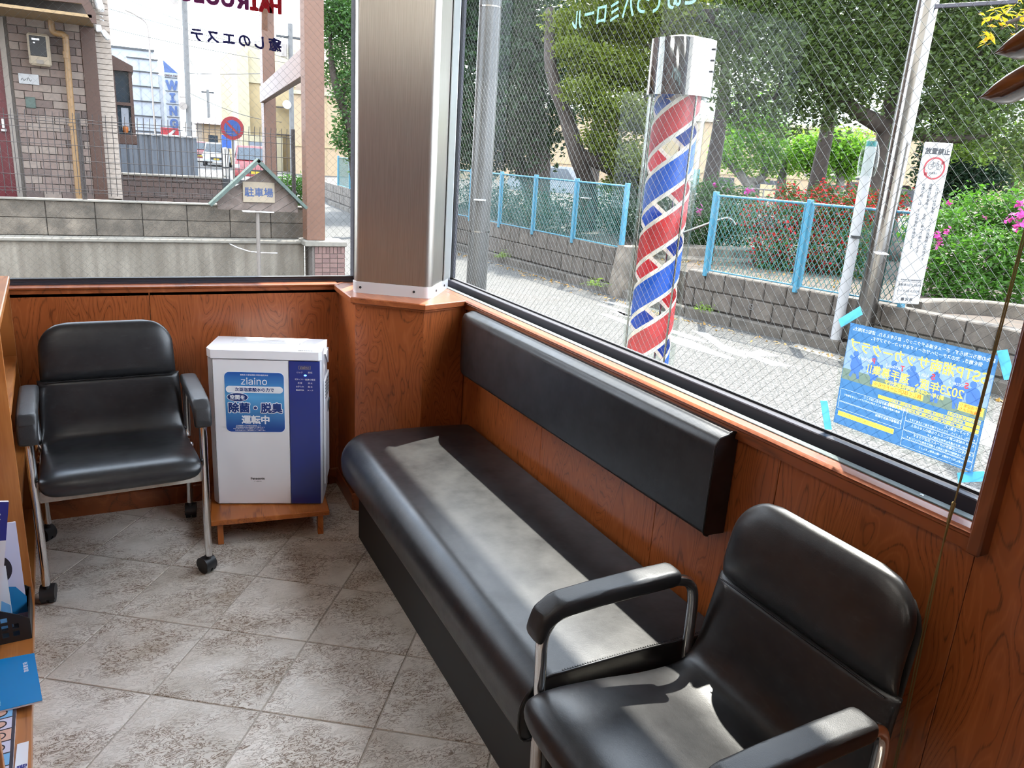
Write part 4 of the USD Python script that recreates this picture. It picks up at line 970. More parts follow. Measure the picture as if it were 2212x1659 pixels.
lt3 = thing('window_lettering', 'pale mint Japanese words stuck high on the street window, mirrored from inside', 'lettering', RP(1.1, .1095, 1.775))
for k, c in enumerate('こめてつハミロール'):
    s = .876 + .0655 * (8 - k)
    obj('letter', tf(prism(letters(c, .062, 'cjk', 1), 0, .0004), frame(RP(s, .1096, 1.806), (-SD[0], -SD[1], 0), (0, 0, 1))), MT['glass_mint'], lt3, world=True)

# ------------------------------------------------------------------ the street
G = -.15
road = obj('road', box(-16, 30, -22, 95, G - .2, G), MT['asphalt'], label='grey asphalt street running past the two shop windows', cat='road', kind='structure')
RWL = [(6.55, -3.0), (6.42, .6), (6.22, 1.96), (5.798, 3.663)]           # foot of the block wall, near part, then the far part
LWL = [(5.757, 4.92), (5.504, 8.332), (5.30, 11.2), (5.45, 15.2), (5.72, 19.7), (6.3, 27.0)]
kerb = thing('kerb', 'low concrete kerb stones along the foot of the park wall', 'kerb')
KL = [(6.46, -3.0), (6.33, .6), (6.12, 1.93), (5.70, 3.60), (5.66, 4.92), (5.41, 8.33), (5.21, 11.2), (5.36, 15.2), (5.63, 19.7)]
kp = sg.LineString(KL)
for d0 in np.arange(0, kp.length, .6):
    a, b = np.array(kp.interpolate(d0 + .004).coords[0]), np.array(kp.interpolate(min(d0 + .596, kp.length)).coords[0]); d = b - a; L = np.linalg.norm(d)
    if L < .1: continue
    d /= L; obj('kerb_stone', tf(box(0, L, -.075, .02, G - .02, -.04 - .004 * ((int(d0 * 7)) % 3), .012), frame((*a, 0), (*d, 0), (-d[1], d[0], 0), (0, 0, 1))), MT['kerb'], kerb)


def block_wall(name, label, line, z0, top, bw, rows, skip=lambda p: False):
    t = thing(name, label, 'wall', kind='structure'); ln = sg.LineString(line); rh = (top - z0) / rows; core = []
    for p, q in zip(line, line[1:]):
        p, q = np.array(p), np.array(q); d = (q - p) / np.linalg.norm(q - p); L = np.linalg.norm(q - p)
        core.append(tf(box(0, L, -.16, -.012, z0 - .15, top - .006), frame((*p, 0), (*d, 0), (-d[1], d[0], 0), (0, 0, 1))))
    obj('mortar_core', cat(*core), MT['mortar'], t)
    for r in range(rows):
        for d0 in np.arange(-bw / 2 * (r % 2), ln.length, bw):
            a, b = np.array(ln.interpolate(max(0, d0 + .005)).coords[0]), np.array(ln.interpolate(min(d0 + bw - .005, ln.length)).coords[0]); d = b - a; L = np.linalg.norm(d)
            if L < .05: continue
            d /= L; o = rngb.uniform(-.004, .004)
            obj('block', tf(box(0, L, -.14 + o, .004 + o, z0 + r * rh + .004, z0 + (r + 1) * rh - .004, .010), frame((*a, 0), (*d, 0), (-d[1], d[0], 0), (0, 0, 1))), MT['block'], t)
    return t


rngb = np.random.default_rng(11)
bwr = block_wall('wall_park', 'low two-course brown block wall under the near blue fence across the street', RWL, -.04, .360, .245, 2)
obj('drain_pipe', tf(cat(arr((Manifold.cylinder(.03, .032, .032, 20, True) - Manifold.cylinder(.04, .024, .024, 20, True)))), frame((6.012, 2.84, .085), (.23, -.97, 0), (0, 0, 1))), MT['pole_concrete'], bwr)
block_wall('wall_park_far', 'low two-course brown block wall under the far blue fence by the park trees', LWL, -.04, .425, .26, 2)
stp = thing('gate_pier', 'rough grey stone pier with a slanting face at the park steps', 'stone pier', (5.72, 4.80, G))
pv = Manifold.hull_points(np.array([(5.60, 4.93, G), (5.94, 4.93, G), (5.60, 4.66, G), (5.94, 4.62, G), (5.70, 4.93, .47), (5.94, 4.93, .47), (5.72, 4.74, .46), (5.94, 4.72, .47)])).refine_to_length(.06)
v, f = arr(pv); v = v + (meshkit.fbm(v * 14, 3, 4)[:, None] - .5) * .03
obj('stone', (v, f), MT['block_old'], stp, world=True, smooth=40)
sts = thing('park_steps', 'short flight of low concrete steps behind the blue fence', 'steps')
for k in range(4): obj('step', tf(box(0, 1.7, .40 * k, .40 * k + .44, -.1, .10 + .11 * k, .012), frame((6.15, 4.05, 0), (.96, -.28, 0), (.28, .96, 0), (0, 0, 1))), MT['block_old'], sts)
park = obj('park_ground', cat(prism(sg.Polygon([*[(x + .06, y) for x, y in RWL], (5.9, 3.7), (5.9, 4.9), *[(x + .06, y) for x, y in LWL], (14, 34), (60, 60), (60, -3)]), -.1, .30)), MT['earth'], label='bare brown park earth strewn with fallen leaves', cat='ground', kind='structure')
rngl = np.random.default_rng(2)
pts = []
for k in range(420):
    d0 = rngl.uniform(.5, kp.length * .62); a = np.array(kp.interpolate(d0).coords[0]); b = np.array(kp.interpolate(d0 + .05).coords[0]); d = (b - a) / .05
    pts.append([*(a + np.array([-d[1], d[0]]) * rngl.exponential(.06) + np.array([-.03, 0]) - np.array([.14, .02])), G + .006])
for k in range(260): pts.append([rngl.uniform(6.3, 8.2), rngl.uniform(2.6, 5.2), .306])
obj('fallen_leaves', leaves(rngl, np.array(pts), .028, 2.0, .4), MT['leaf_fallen'], label='dry yellow leaves scattered along the kerb and on the park earth', cat='leaves', kind='stuff')
rngg = np.random.default_rng(3)
for k, (x, y, lb) in enumerate(((5.46, 4.98, 'small green weed growing at the kerb before the slanting stone pier'), (5.80, 3.30, 'small green weed growing at the kerb left of the drain pipe'), (5.42, 7.6, 'small green weed growing at the foot of the far block wall'))):
    cpts = np.array([x, y, -.02]) + rngg.normal(size=(90, 3)) * [.06, .06, .035]; cpts[:, 2] = np.abs(cpts[:, 2] + .04) - .05
    obj('weed', leaves(rngg, cpts, .028, .4, .25), MT['leaf_light'], label=lb, cat='weed', kind='stuff')

# painted arrow on the road: a bent arrow with a head, and two strokes behind it
pm = lambda pts: prism(sg.Polygon(pts), G - .001, G + .003)
ar = thing('road_arrow', 'white arrow painted on the asphalt beyond the barber pole', 'road marking', (5.15, 2.6, G))
AH = [(5.292, 2.885), (5.38, 2.735), (5.189, 2.289), (5.18, 2.106), (5.247, 1.988), (5.414, 2.049), (5.414, 1.785), (5.191, 1.842), (5.248, 1.471), (5.053, 1.536), (5.088, 1.86), (5.01, 1.80), (4.99, 2.086), (5.185, 2.549)]
obj('arrow_head', prism(sg.Polygon(AH).buffer(0), G - .001, G + .003), MT['road_paint'], ar, world=True)
obj('arrow_shaft', cat(pm([(5.10, 3.2), (5.102, 2.866), (5.14, 2.582), (5.06, 2.35), (4.99, 2.60), (4.98, 3.9), (5.08, 3.9)]), pm([(4.902, 2.75), (4.97, 2.50), (4.92, 2.10), (4.90, 1.81), (4.81, 1.82), (4.72, 2.40), (4.76, 3.8), (4.86, 3.8)])), MT['road_paint'], ar, world=True)
obj('arc', cat(pm([(5.35, 3.70), (5.42, 4.10), (5.33, 4.45), (5.24, 4.5), (5.32, 4.1), (5.27, 3.75)]), pm([(5.08, 3.60), (5.16, 4.0), (5.12, 4.3), (5.05, 4.3), (5.08, 4.0), (5.0, 3.65)])), MT['road_paint'], ar, world=True)
mk = thing('road_marking', 'white painted patch on the asphalt beside the poster edge', 'road marking', (5.2, -.3, G))
obj('paint', pm([(4.92, -.05), (5.45, -.02), (5.50, -.6), (5.3, -.75), (5.0, -.72)]), MT['road_paint'], mk, world=True)
obj('manhole', prism(sg.Polygon([(6.05, 1.55), (6.0, 2.15), (5.82, 2.1), (5.86, 1.5)]), G - .001, G + .004), MT['concrete_edge'], label='pale concrete footing on the road at the white pole', cat='footing')


# blue fences: posts, framed panels, chain-link mesh
def chain_panel(a, b, z0, z1, dx, dz, r, mat, par):
    """Diamond mesh between two plan points, one joined part."""
    a, b = np.array(a), np.array(b); L = np.linalg.norm(b - a); d = (b - a) / L; segs = []
    for s in (1, -1):
        for k in np.arange(-(z1 - z0) * dx / dz, L + (z1 - z0) * dx / dz, dx):
            l = sg.LineString([(k, z0), (k + s * (z1 - z0) * dx / dz, z1)]).intersection(sg.box(0, z0, L, z1))
            if not l.is_empty and l.length > .02: segs.append(np.array(l.coords))
    V, F = [], []
    for s in segs:
        e = (s[1] - s[0]) / np.linalg.norm(s[1] - s[0]); w = np.array([-e[1], e[0]]) * r; k = len(V)
        V += [(s[i][0] + g * w[0], yy, s[i][1] + g * w[1]) for i in (0, 1) for g, yy in ((-1, -r * .4), (1, -r * .4), (0, r))]
        F += [[k, k + 1, k + 4], [k, k + 4, k + 3], [k + 1, k + 2, k + 5], [k + 1, k + 5, k + 4], [k + 2, k, k + 3], [k + 2, k + 3, k + 5]]
    return obj('chain_mesh', tf((np.array(V, float), np.array(F)), frame((*a, 0), (*d, 0), (-d[1], d[0], 0), (0, 0, 1))), MT[mat], par, kind='stuff')


def fence(name, label, posts, z0, z1, dx, dz, mesh_r):
    t = thing(name, label, 'fence')
    for p in posts: obj('post', box(p[0] - .028, p[0] + .028, p[1] - .022, p[1] + .022, z0 - .06, z1 + .03, .004), MT['fence_blue'], t)
    for a, b in zip(posts, posts[1:]):
        a, b = np.array(a), np.array(b); d = (b - a) / np.linalg.norm(b - a); a2, b2 = a + d * .032, b - d * .032
        for z in (z0 + .01, z1 - .01): obj('rail', cyl((*a2, z), (*b2, z), .013 if z > .8 else .009, 8), MT['fence_blue'], t, smooth=40)
        for p in (a2 + d * .012, b2 - d * .012): obj('panel_stile', cyl((*p, z0), (*p, z1), .011, 8), MT['fence_blue'], t, smooth=40)
        chain_panel(a2, b2, z0 + .01, z1 - .01, dx, dz, mesh_r, 'fence_mesh_green', t)
    return t


fence('park_fence', 'sky-blue framed chain-link fence in front of the red azaleas, by the white pole', [(5.854, 3.434), (6.114, 2.389), (6.362, 1.395)], .375, 1.185, .052, .085, .0032)
fence('park_fence', 'sky-blue framed chain-link fence further along the street under the park trees', [(5.757, 4.93), (5.679, 5.99), (5.602, 7.01), (5.529, 8.0), (5.46, 9.0), (5.39, 10.0), (5.32, 11.0), (5.36, 12.5), (5.42, 14.0), (5.50, 15.6), (5.60, 17.2), (5.70, 18.8)], .425, 1.19, .045, .05, .0026)
obj('fence_notice', tf(box(-.045, .045, -.004, .004, -.06, .06), frame((5.695, 5.76, .98), (.08, -1, 0), (0, 0, 1), (1, .08, 0))), MT['white_sign'], label='small white notice tied to the far blue fence', cat='notice')
gwl = thing('garden_wall', 'curving grey concrete garden wall in front of the flowering hedge', 'wall')
gpl = sg.LineString([(6.60, 1.36), (6.95, 1.34), (7.3, 1.15), (7.6, .7), (7.75, .1), (7.8, -1.5)])
GP = [np.array(gpl.interpolate(t_).coords[0]) for t_ in np.linspace(0, gpl.length, 26)]
tops = [.40 + .02 * math.sin(k * .25) - .18 * max(0, (k - 12) / 14) for k in range(26)]
V = []
for k, p in enumerate(GP):
    d = GP[min(k + 1, 25)] - GP[max(k - 1, 0)]; d /= np.linalg.norm(d); nn = np.array([-d[1], d[0]])
    for a, z in ((-.0, G), (-.0, tops[k] - .01), (.012, tops[k]), (.148, tops[k]), (.16, tops[k] - .01), (.16, G)): V.append((*(p + nn * a), z))
q = np.array([[i * 6 + j, i * 6 + (j + 1) % 6, (i + 1) * 6 + (j + 1) % 6, (i + 1) * 6 + j] for i in range(25) for j in range(6)]); tmw = trimesh.Trimesh(np.array(V), np.vstack([q[:, [0, 1, 2]], q[:, [0, 2, 3]], [[0, 1, 5], [1, 4, 5], [1, 2, 4], [2, 3, 4]]]), process=False); trimesh.repair.fix_normals(tmw)
obj('wall_body', arr(tmw), MT['block_old'], gwl)

# barber pole: clear tube, chrome cap, two helical ribbons
bpx, bpy_ = 2.105, -.555
bpo = thing('barber_pole', 'tall barber pole with red and blue spirals in a clear tube under a chrome cap', 'barber pole', (bpx, bpy_, G))
obj('base', cat(cyl((0, 0, 0), (0, 0, .05), .17, 32), cyl((0, 0, .05), (0, 0, .62), .122, 32)), MT['stainless'], bpo, smooth=40)
obj('clear_tube', arr(Manifold.cylinder(1.20, .112, .112, 48).translate((0, 0, .62)) - Manifold.cylinder(1.3, .108, .108, 48).translate((0, 0, .58))), MT['acrylic'], bpo, smooth=30)
obj('cap', arr(Manifold.cylinder(.196, .122, .122, 48).translate((0, 0, 1.81))), MT['cap_chrome'], bpo, label='mirror-polished chrome cap', smooth=30)
obj('dome', arr(Manifold.sphere(1.0, 40).scale((.085, .085, .022)).translate((0, 0, 2.004))), MT['white_paint'], bpo, smooth=True)
for k in range(3): obj('vent_slot', tf(box(-.007, .007, -.003, .002, -.008, .008), frame((.122 * math.sin(.45), -.122 * math.cos(.45), 1.975 - .038 * k), (math.cos(.45), math.sin(.45), 0), (0, 0, 1))), MT['bolt'], bpo)
obj('lower_ring', arr(Manifold.cylinder(.03, .118, .118, 48).translate((0, 0, .60))), MT['chrome'], bpo, smooth=30)
for s in (.6, 2.7, 4.8): obj('tie_rod', cyl((.098 * math.cos(s), .098 * math.sin(s), .62), (.098 * math.cos(s), .098 * math.sin(s), 1.81), .004, 8), MT['stainless'], bpo)


def helix(rad, z0, z1, pitch, phase, c0, c1, nseg=150):
    """A ribbon on a cylinder, between heights c0 and c1 of its pitch, clipped to z0..z1; rising to the right."""
    V = []; ths = np.linspace((z0 - pitch) / pitch * 2 * np.pi, (z1 + pitch) / pitch * 2 * np.pi, nseg)
    for t in ths:
        for r_ in (rad, rad - .0012):
            for c in (c0, c1):
                z = min(max(t / (2 * np.pi) * pitch + c, z0), z1); V.append((r_ * math.cos(t + phase), r_ * math.sin(t + phase), z))
    q = np.array([[i * 4 + a, i * 4 + b, i * 4 + 4 + b, i * 4 + 4 + a] for i in range(nseg - 1) for a, b in ((0, 1), (1, 3), (3, 2), (2, 0))])
    return np.array(V), np.vstack([q[:, [0, 1, 2]], q[:, [0, 2, 3]]])


PZ0, PZ1, PITCH_, PR, PH = .64, 1.81, .42, .088, -2.15
for m_, c0, c1 in (('pole_red', .0, .108), ('pole_blue', .21, .318)):
    obj('spiral_band', helix(PR, PZ0, PZ1, PITCH_, PH, c0, c1), MT[m_], bpo, label='translucent %s spiral band' % m_.split('_')[1], smooth=40)
for c0 in (-.020, .108, .190, .318): obj('spiral_edge', helix(PR, PZ0, PZ1, PITCH_, PH, c0, c0 + .020), MT['pole_white'], bpo, smooth=40)

# poles and the no-parking-bicycles sign
pg_ = thing('lamp_post', 'smooth grey steel post just outside the street window near the column', 'post', (2.998, 3.18, G))
obj('shaft', cyl((0, 0, 0), (0, 0, 5.5), .092, 28), MT['pole_grey'], pg_, smooth=40)
obj('band', cat(*[arr(Manifold.cylinder(.012, .095, .095, 28).translate((0, 0, z))) for z in (.92, 2.72)]), MT['stainless'], pg_, smooth=40)
obj('plate', tf(box(-.05, .05, -.006, .006, -.10, .10, .003), frame((-.045, -.088, 1.20), (.9, -.45, 0), (0, 0, 1))), MT['aluminium'], pg_)
wp = thing('white_pole', 'slim white bollard pole with a clear hood standing at the kerb', 'pole', (6.165, 1.858, G))
obj('shaft', cyl((0, 0, 0), (-.005, .0, 1.86), .047, 20), MT['white_sign'], wp, smooth=40)
obj('top_cap', cyl((-.005, 0, 1.86), (-.005, 0, 1.905), .043, 20), MT['teal_sign'], wp, smooth=40)
obj('clear_hood', arr(Manifold.sphere(1, 32).scale((.085, .085, .21)).translate((-.005, 0, 1.73)) - Manifold.sphere(1, 32).scale((.081, .081, .205)).translate((-.005, 0, 1.73)) - Manifold.cube((.4, .4, .3), True).translate((0, 0, 1.46))), MT['acrylic'], wp, smooth=True)
obj('clip', box(-.052, .045, -.05, .0, 1.06, 1.085), MT['bolt'], wp)
up1 = thing('steel_pole', 'tall mirror-bright steel pole rising behind the poster beside the bicycle sign', 'pole', (6.10, 1.53, G))
obj('shaft', cyl((0, 0, 0), (0, 0, 5.6), .085, 28), MT['stainless'], up1, smooth=40)
obj('label_plate', tf(box(-.05, .05, -.004, .004, -.17, .17, .002), frame((-.062, -.064, .98), (.70, -.70, 0), (0, 0, 1))), MT['paper'], up1)
obj('arm', tf(box(-.55, .06, -.015, .015, -.012, .012, .003), frame((-.0, -.09, 2.93), (-.42, .9, 0), (0, 0, 1))), MT['frame_dark'], up1)
sgn = thing('bicycle_sign', 'tall narrow white no-bicycle-parking sign with a red ring on the steel pole', 'sign', (6.21, 1.30, G))
su = np.array([.895, -.446, 0.0]); sn = np.cross(su, [0, 0, 1.0])          # faces the shop
SM = lambda x, z, d=0.0: frame(np.array([.02, -.03, 0]) + su * x + np.array([0, 0, z]) + sn * (d + .016), su, (0, 0, 1))
obj('support', tf(box(-.09, -.055, -.012, .012, .0, 1.7), SM(0, 0, -.035)), MT['alu_white'], sgn)
bd = obj('board', tf(box(-.115, .115, -.67, .67, -.022, 0, .004), SM(0, 1.235)), MT['white_sign'], sgn)
LS = lambda g, x, z, m, nm='lettering': obj(nm, flat(g, SM(x, z), .0008), MT[m], bd)
LS(letters('放置禁止', .052, bold=2), 0, 1.835, 'ink_black')
LS(sg.Point(0, 0).buffer(.090, 24).difference(sg.Point(0, 0).buffer(.076, 24)), 0, 1.70, 'sign_red', 'ring')
LS(sops.unary_union([sg.box(-.075, -.060, -.050, -.035), sg.box(.050, .035, .075, .060)]), 0, 1.70, 'sign_red', 'bar_end')
ring = lambda x, y, r: sg.Point(x, y).buffer(r, 16).difference(sg.Point(x, y).buffer(r - .003, 16))
bl = lambda *p: sg.LineString(p).buffer(.0016)
LS(sops.unary_union([ring(-.033, .0, .022), ring(.036, .0, .022), bl((-.033, 0), (-.018, .030), (.022, .030), (.036, 0)), bl((-.018, .030), (-.002, -.002), (.022, .030)), bl((-.033, 0), (-.002, -.002)), bl((.022, .030), (.018, .042), (.030, .042)), bl((-.026, .034), (-.010, .034))]), 0, 1.712, 'ink_black', 'bicycle')
LS(letters('放置禁止', .018), 0, 1.662, 'ink_black')
for k, s_ in enumerate(('この付近は自転車・バイクの放置禁止区域です。', '放置自転車等は、条例に基づき撤去します。', '返還の際には、下記保管料を徴収します。')):
    for j, c in enumerate(s_): LS(letters(c, .029, px=30), .062 - .060 * k, 1.565 - .0305 * j, 'ink_black') if c not in '、。' else None
LS(letters('保管場所 鵠沼自転車保管所', .014, px=30), 0, .772, 'ink_black')
LS(sg.box(-.092, -.058, .092, .058).difference(sg.box(-.090, -.056, .090, .056)), 0, .70, 'ink_black', 'box_line')
LS(letters('自転車1台 2,100円', .024, px=40), 0, .728, 'ink_black'); LS(letters('バイク1台 4,200円', .024, px=40), 0, .676, 'ink_black')
LS(letters('藤 沢 市', .030, px=40, bold=1), 0, .605, 'ink_black')
hr = thing('handrail', 'bent steel handrail beside the park steps', 'handrail', (6.55, 4.4, .1))
obj('rail', tube(smooth_path([(6.05, 4.72, .55), (6.35, 4.55, .66), (6.75, 4.33, .86), (6.86, 4.26, .87), (6.92, 4.22, .80)], 5), .017, 10), MT['stainless'], hr, world=True, smooth=True)
obj('post', cyl((6.72, 4.345, .15), (6.72, 4.345, .85), .016, 10), MT['stainless'], hr, world=True, smooth=40)
# ------------------------------------------------------------------ outside the back window: retaining wall, mesh fence, gate frame, neighbours
bwl = thing('wall_block', 'weathered grey block wall on a concrete retaining wall outside the back window', 'wall', kind='structure')
obj('retaining_wall', box(-6, 2.02, 5.80, 6.3, G - .2, .345, .01), MT['concrete'], bwl)
obj('ledge', box(-6, 2.03, 5.775, 5.99, .335, .372, .008), MT['concrete_edge'], bwl)
obj('core', box(-6, 2.05, 6.012, 6.13, .36, .715), MT['mortar'], bwl)
for r in range(2):
    for k in range(-10, 6):
        a = -.485 + .436 * k + .0; b = min(a + .436, 2.06)
        if a < 2.0: obj('block', box(a + .003, b - .003, 6.0 + rngb.uniform(-.003, .003), 6.12, .372 + .172 * r + .002, .372 + .172 * (r + 1) - .002, .005), MT['block_old'], bwl)
obj('cap_flashing', box(-6, 2.06, 5.985, 6.14, .716, .732, .003), MT['concrete_edge'], bwl)
obj('crack', prism(sg.LineString([(1.22, 0), (1.30, -.03), (1.42, -.07), (1.55, -.09), (1.70, -.095)]).buffer(.006), 0, .001) if False else tf(prism(sg.LineString([(1.22, .33), (1.30, .29), (1.42, .25), (1.55, .235), (1.72, .232)]).buffer(.005), 0, .0015), frame((0, 5.799, 0), (1, 0, 0), (0, 0, 1))), MT['paper'], bwl)
mf = thing('mesh_fence', 'dark welded-wire mesh fence standing on the grey block wall', 'fence')
for x in (-4.2, -2.1, -.13, 1.97): obj('post', cyl((x, 6.07, .72), (x, 6.07, 1.57), .022, 12), MT['fence_brown'], mf)
ws = []
for k, x in enumerate(np.arange(-4.2, 1.97, .0575)):
    ws.append(tube([(x, 6.04, .775), (x, 6.04, 1.50), (x + .004, 6.035, 1.567)], .0032, 4, False))
obj('vertical_wire', cat(*ws), MT['fence_brown'], mf, kind='stuff')
for z in (.80, .83, .96, 1.11, 1.26, 1.41, 1.475, 1.505): obj('horizontal_wire', cyl((-4.2, 6.034, z), (1.97, 6.034, z), .0030, 5), MT['fence_brown'], mf)

hs = thing('house_sign', 'weathered house-shaped wooden sign board on a post, marking the car park', 'sign', (1.50, 5.55, G))
gb = sg.Polygon([(1.09, .712), (1.91, .700), (1.91, .80), (1.505, 1.215), (1.09, .80)])
pl = 0
for k in range(9):       # slanting boards
    st_ = affinity.rotate(sg.box(.6, .55 + .075 * k, 2.5, .55 + .075 * k + .0735), 32, (1.5, .9)).intersection(gb)
    st2 = affinity.rotate(sg.box(.4, .30 + .085 * k, 2.6, .30 + .085 * k + .0805), 32, (1.5, .9)).intersection(gb)
    if not st2.is_empty and st2.area > 1e-4: obj('board', tf(prism(st2, 0, .028 + .002 * (k % 2)), frame((0, 5.60, 0), (1, 0, 0), (0, 0, 1))), MT['wood_weathered'], hs, world=True)
for sg_ in (-1, 1):
    a, b = np.array([1.503, 1.245]), np.array([1.503 + sg_ * .50, .765]); d = (b - a) / np.linalg.norm(b - a); nn = np.array([-d[1], d[0]]) * (1 if sg_ > 0 else -1)
    obj('roof_board', tf(prism(sg.Polygon([a, b, b - nn * .030, a - nn * .030 - np.array([0, .008])]), -.02, .14), frame((0, 5.62, 0), (1, 0, 0), (0, 0, 1))), MT['copper_green'], hs, world=True)
nb = obj('name_board', tf(box(1.344, 1.668, .795, 1.005, 0, .012, .002), frame((0, 5.568, 0), (1, 0, 0), (0, 0, 1))), MT['cream_board'], hs, world=True)
obj('lettering', flat(letters('駐車場', .098, bold=1), frame((1.506, 5.5555, .900), (1, 0, 0), (0, 0, 1)), .001), MT['ink_blue'], nb, world=True)
obj('post', cyl((1.495, 5.62, G), (1.495, 5.62, .72), .021, 14), MT['fence_silver'], hs, world=True, smooth=40)
obj('bracket', box(1.34, 1.66, 5.575, 5.64, .690, .702), MT['alu_white'], hs, world=True)
pr_ = thing('pier', 'square pier of mauve tiles with a pale coping at the gate', 'pier', (2.28, 5.75, G))
obj('core', box(2.07, 2.434, 5.612, 5.985, G, .333), MT['brick_joint'], pr_, world=True)
obj('coping', box(1.985, 2.455, 5.585, 5.985, .333, .388, .006), MT['concrete_edge'], pr_, world=True)
for r in range(6):
    z1 = .333 - (.0 if r == 0 else .082 + .053 * (r - 1)); z0 = z1 - (.082 if r == 0 else .053)
    nx, wd = (8, .0425) if r == 0 else (4, .085)
    for k in range(nx):
        for face in (0, 1):
            a, b = 2.094 + wd * k, 2.094 + wd * (k + 1)
            if face == 0: obj('tile', box(a + .0025, b - .0025, 5.604, 5.614, z0 + .0025, z1 - .0025, .0015), MT[('pier_tile', 'pier_tile_b')[(k + r) % 3 == 0]], pr_, world=True)
            else: obj('tile', box(2.432, 2.442, a - 2.094 + 5.62 + .0025, b - 2.094 + 5.62 - .0025, z0 + .0025, z1 - .0025, .0015), MT[('pier_tile', 'pier_tile_b')[(k + r) % 3 == 1]], pr_, world=True)
gf = thing('gateway', 'tall brown arched gateway standing on the tiled pier', 'gateway', (2.13, 5.78, .388))
obj('post', box(2.032, 2.236, 5.70, 5.92, .388, 6.0, .006), MT['brown_frame'], gf, world=True)
obj('post', box(2.72, 2.94, 12.55, 12.85, G, 6.0, .006), MT['brown_frame'], gf, world=True)
obj('beam', tf(box(0, np.hypot(.62, 6.75), -.05, .05, 2.13, 2.42, .006), frame((2.10, 5.9, 0), (.62 / np.hypot(.62, 6.75), 6.75 / np.hypot(.62, 6.75), 0), (-6.75 / np.hypot(.62, 6.75), .62 / np.hypot(.62, 6.75), 0), (0, 0, 1))), MT['brown_frame'], gf, world=True)
ga = sg.Polygon([(0, 0), (7.0, 0), (7.0, 3.6), (0, 3.6)]).difference(sg.Polygon([(.10 + 3.3 * (1 - math.cos(t)), 2.95 * math.sin(t) * .98) for t in np.linspace(0, np.pi / 2, 14)] + [(6.9 - 3.3 * (1 - math.cos(t)), 2.95 * math.sin(t) * .98) for t in np.linspace(np.pi / 2, 0, 14)]))
dgf = np.array([.66, 6.95]) / np.hypot(.66, 6.95)
obj('arch', tf(prism(ga, -.05, .05), frame((2.13, 5.80, 2.62), (*dgf, 0), (0, 0, 1))), MT['brown_frame'], gf, world=True)
for k in range(4): obj('bolt_row', cat(*[arr(Manifold.sphere(.016, 8).translate((2.16 + .0 + .091 * (1.1 + .28 * j) - .03, 5.9 + (1.1 + .28 * j) * .99, 2.20 + .05 * k))) for j in range(3)]), MT['fence_brown'], gf, world=True)

# the tiled house on the left: facade with single tiles
hz = thing('tiled_house', 'brown-tiled house wall with a maroon door and beige rain pipe beyond the mesh fence', 'house', (-1.2, 7.8, G))
obj('wall_body', cat(box(-5, .06, 7.82, 15, G, 5.2), box(.06, .215, 7.9, 15, G, 5.2)), MT['brick_joint'], hz, world=True)
rb = np.random.default_rng(8)
zt = .60
row = 0
while zt < 2.62:
    x = -.80 - .09 * (row % 2)
    while x < -.09:
        a, b = max(x, -.80), min(x + .186, -.085)
        if b - a > .02: obj('tile', box(a + .003, b - .003, 7.800 + rb.uniform(-.002, .002), 7.83, zt + .003, zt + .083, .002), MT[rb.choice(['brick_a', 'brick_b', 'brick_c', 'brick_d'], p=[.35, .25, .28, .12])], hz, world=True)
        x += .186
    zt += .086; row += 1
xs_ = np.arange(.0, .2, .1)
zt = .45; pale = []
while zt < 5.1:
    for y0 in np.arange(7.9, 13.0, .2): pale.append(box(.214, .226, y0 + .002, y0 + .198, zt + .002, zt + .058))
    zt += .06
obj('pale_tiles', cat(*pale), MT['brick_pale'], hz, kind='stuff', world=True)
zt = .62; k = 0
while zt < 3.0:
    obj('corner_tile', box(.062, .222, 7.862, 7.90, zt + .002, zt + .058, .002), MT['brick_pale'], hz, world=True); zt += .06
obj('corner_strip', box(-.085, .065, 7.79, 7.87, G, 2.56, .004), MT['brown_dark'], hz, world=True)
dr = obj('door', box(-1.75, -.885, 7.80, 7.84, G, 2.50), MT['door_maroon'], hz, world=True, label='maroon panelled entrance door')
obj('door_frame', cat(box(-.885, -.83, 7.79, 7.85, G, 2.56)), MT['fence_silver'], hz, world=True)
obj('door_panel', cat(box(-1.6, -1.0, 7.79, 7.80, .3, 1.15, .004), box(-1.6, -1.0, 7.79, 7.80, 1.5, 2.3, .004)), MT['door_maroon'], dr, world=True)
obj('door_handle', cat(box(-.965, -.915, 7.76, 7.80, 1.34, 1.37, .004), box(-.955, -.925, 7.785, 7.80, 1.38, 1.48)), MT['aluminium'], dr, world=True)
can = obj('canopy', cat(tf(prism(sg.Polygon([(-5, 2.52), (-.03, 2.70), (.055, 2.52), (.10, 2.52), (.10, 2.62), (.02, 2.80), (-5, 2.80)]), -.06, .0), frame((0, 7.0, 0), (1, 0, 0), (0, 0, 1)))), MT['brown_dark'], hz, world=True)
obj('soffit', box(-5, .06, 7.0, 7.82, 2.57, 2.60), MT['soffit_ochre'], can, world=True)
obj('upper_wall', box(-5, .0, 7.0, 7.82, 2.80, 5.2), MT['brick_b'], can, world=True)
rp = obj('rain_pipe', tube(smooth_path([(-.36, 7.70, 2.60), (-.36, 7.70, 2.50), (-.34, 7.70, 2.45), (-.26, 7.70, 2.44), (-.235, 7.70, 2.40), (-.236, 7.70, 2.2), (-.255, 7.70, G)], 5), .034, 14), MT['pipe_ochre'], hz, world=True, smooth=True)
obj('pipe_collar', cat(cyl((-.24, 7.70, 2.19), (-.24, 7.70, 2.26), .039, 14), cyl((-.247, 7.70, 1.45), (-.247, 7.70, 1.48), .040, 14)), MT['pipe_ochre'], rp, world=True)
mt_ = obj('meter_box', box(-.612, -.395, 7.66, 7.80, 2.08, 2.42, .02), MT['cream_board'], hz, world=True, label='cream meter box with a dark window')
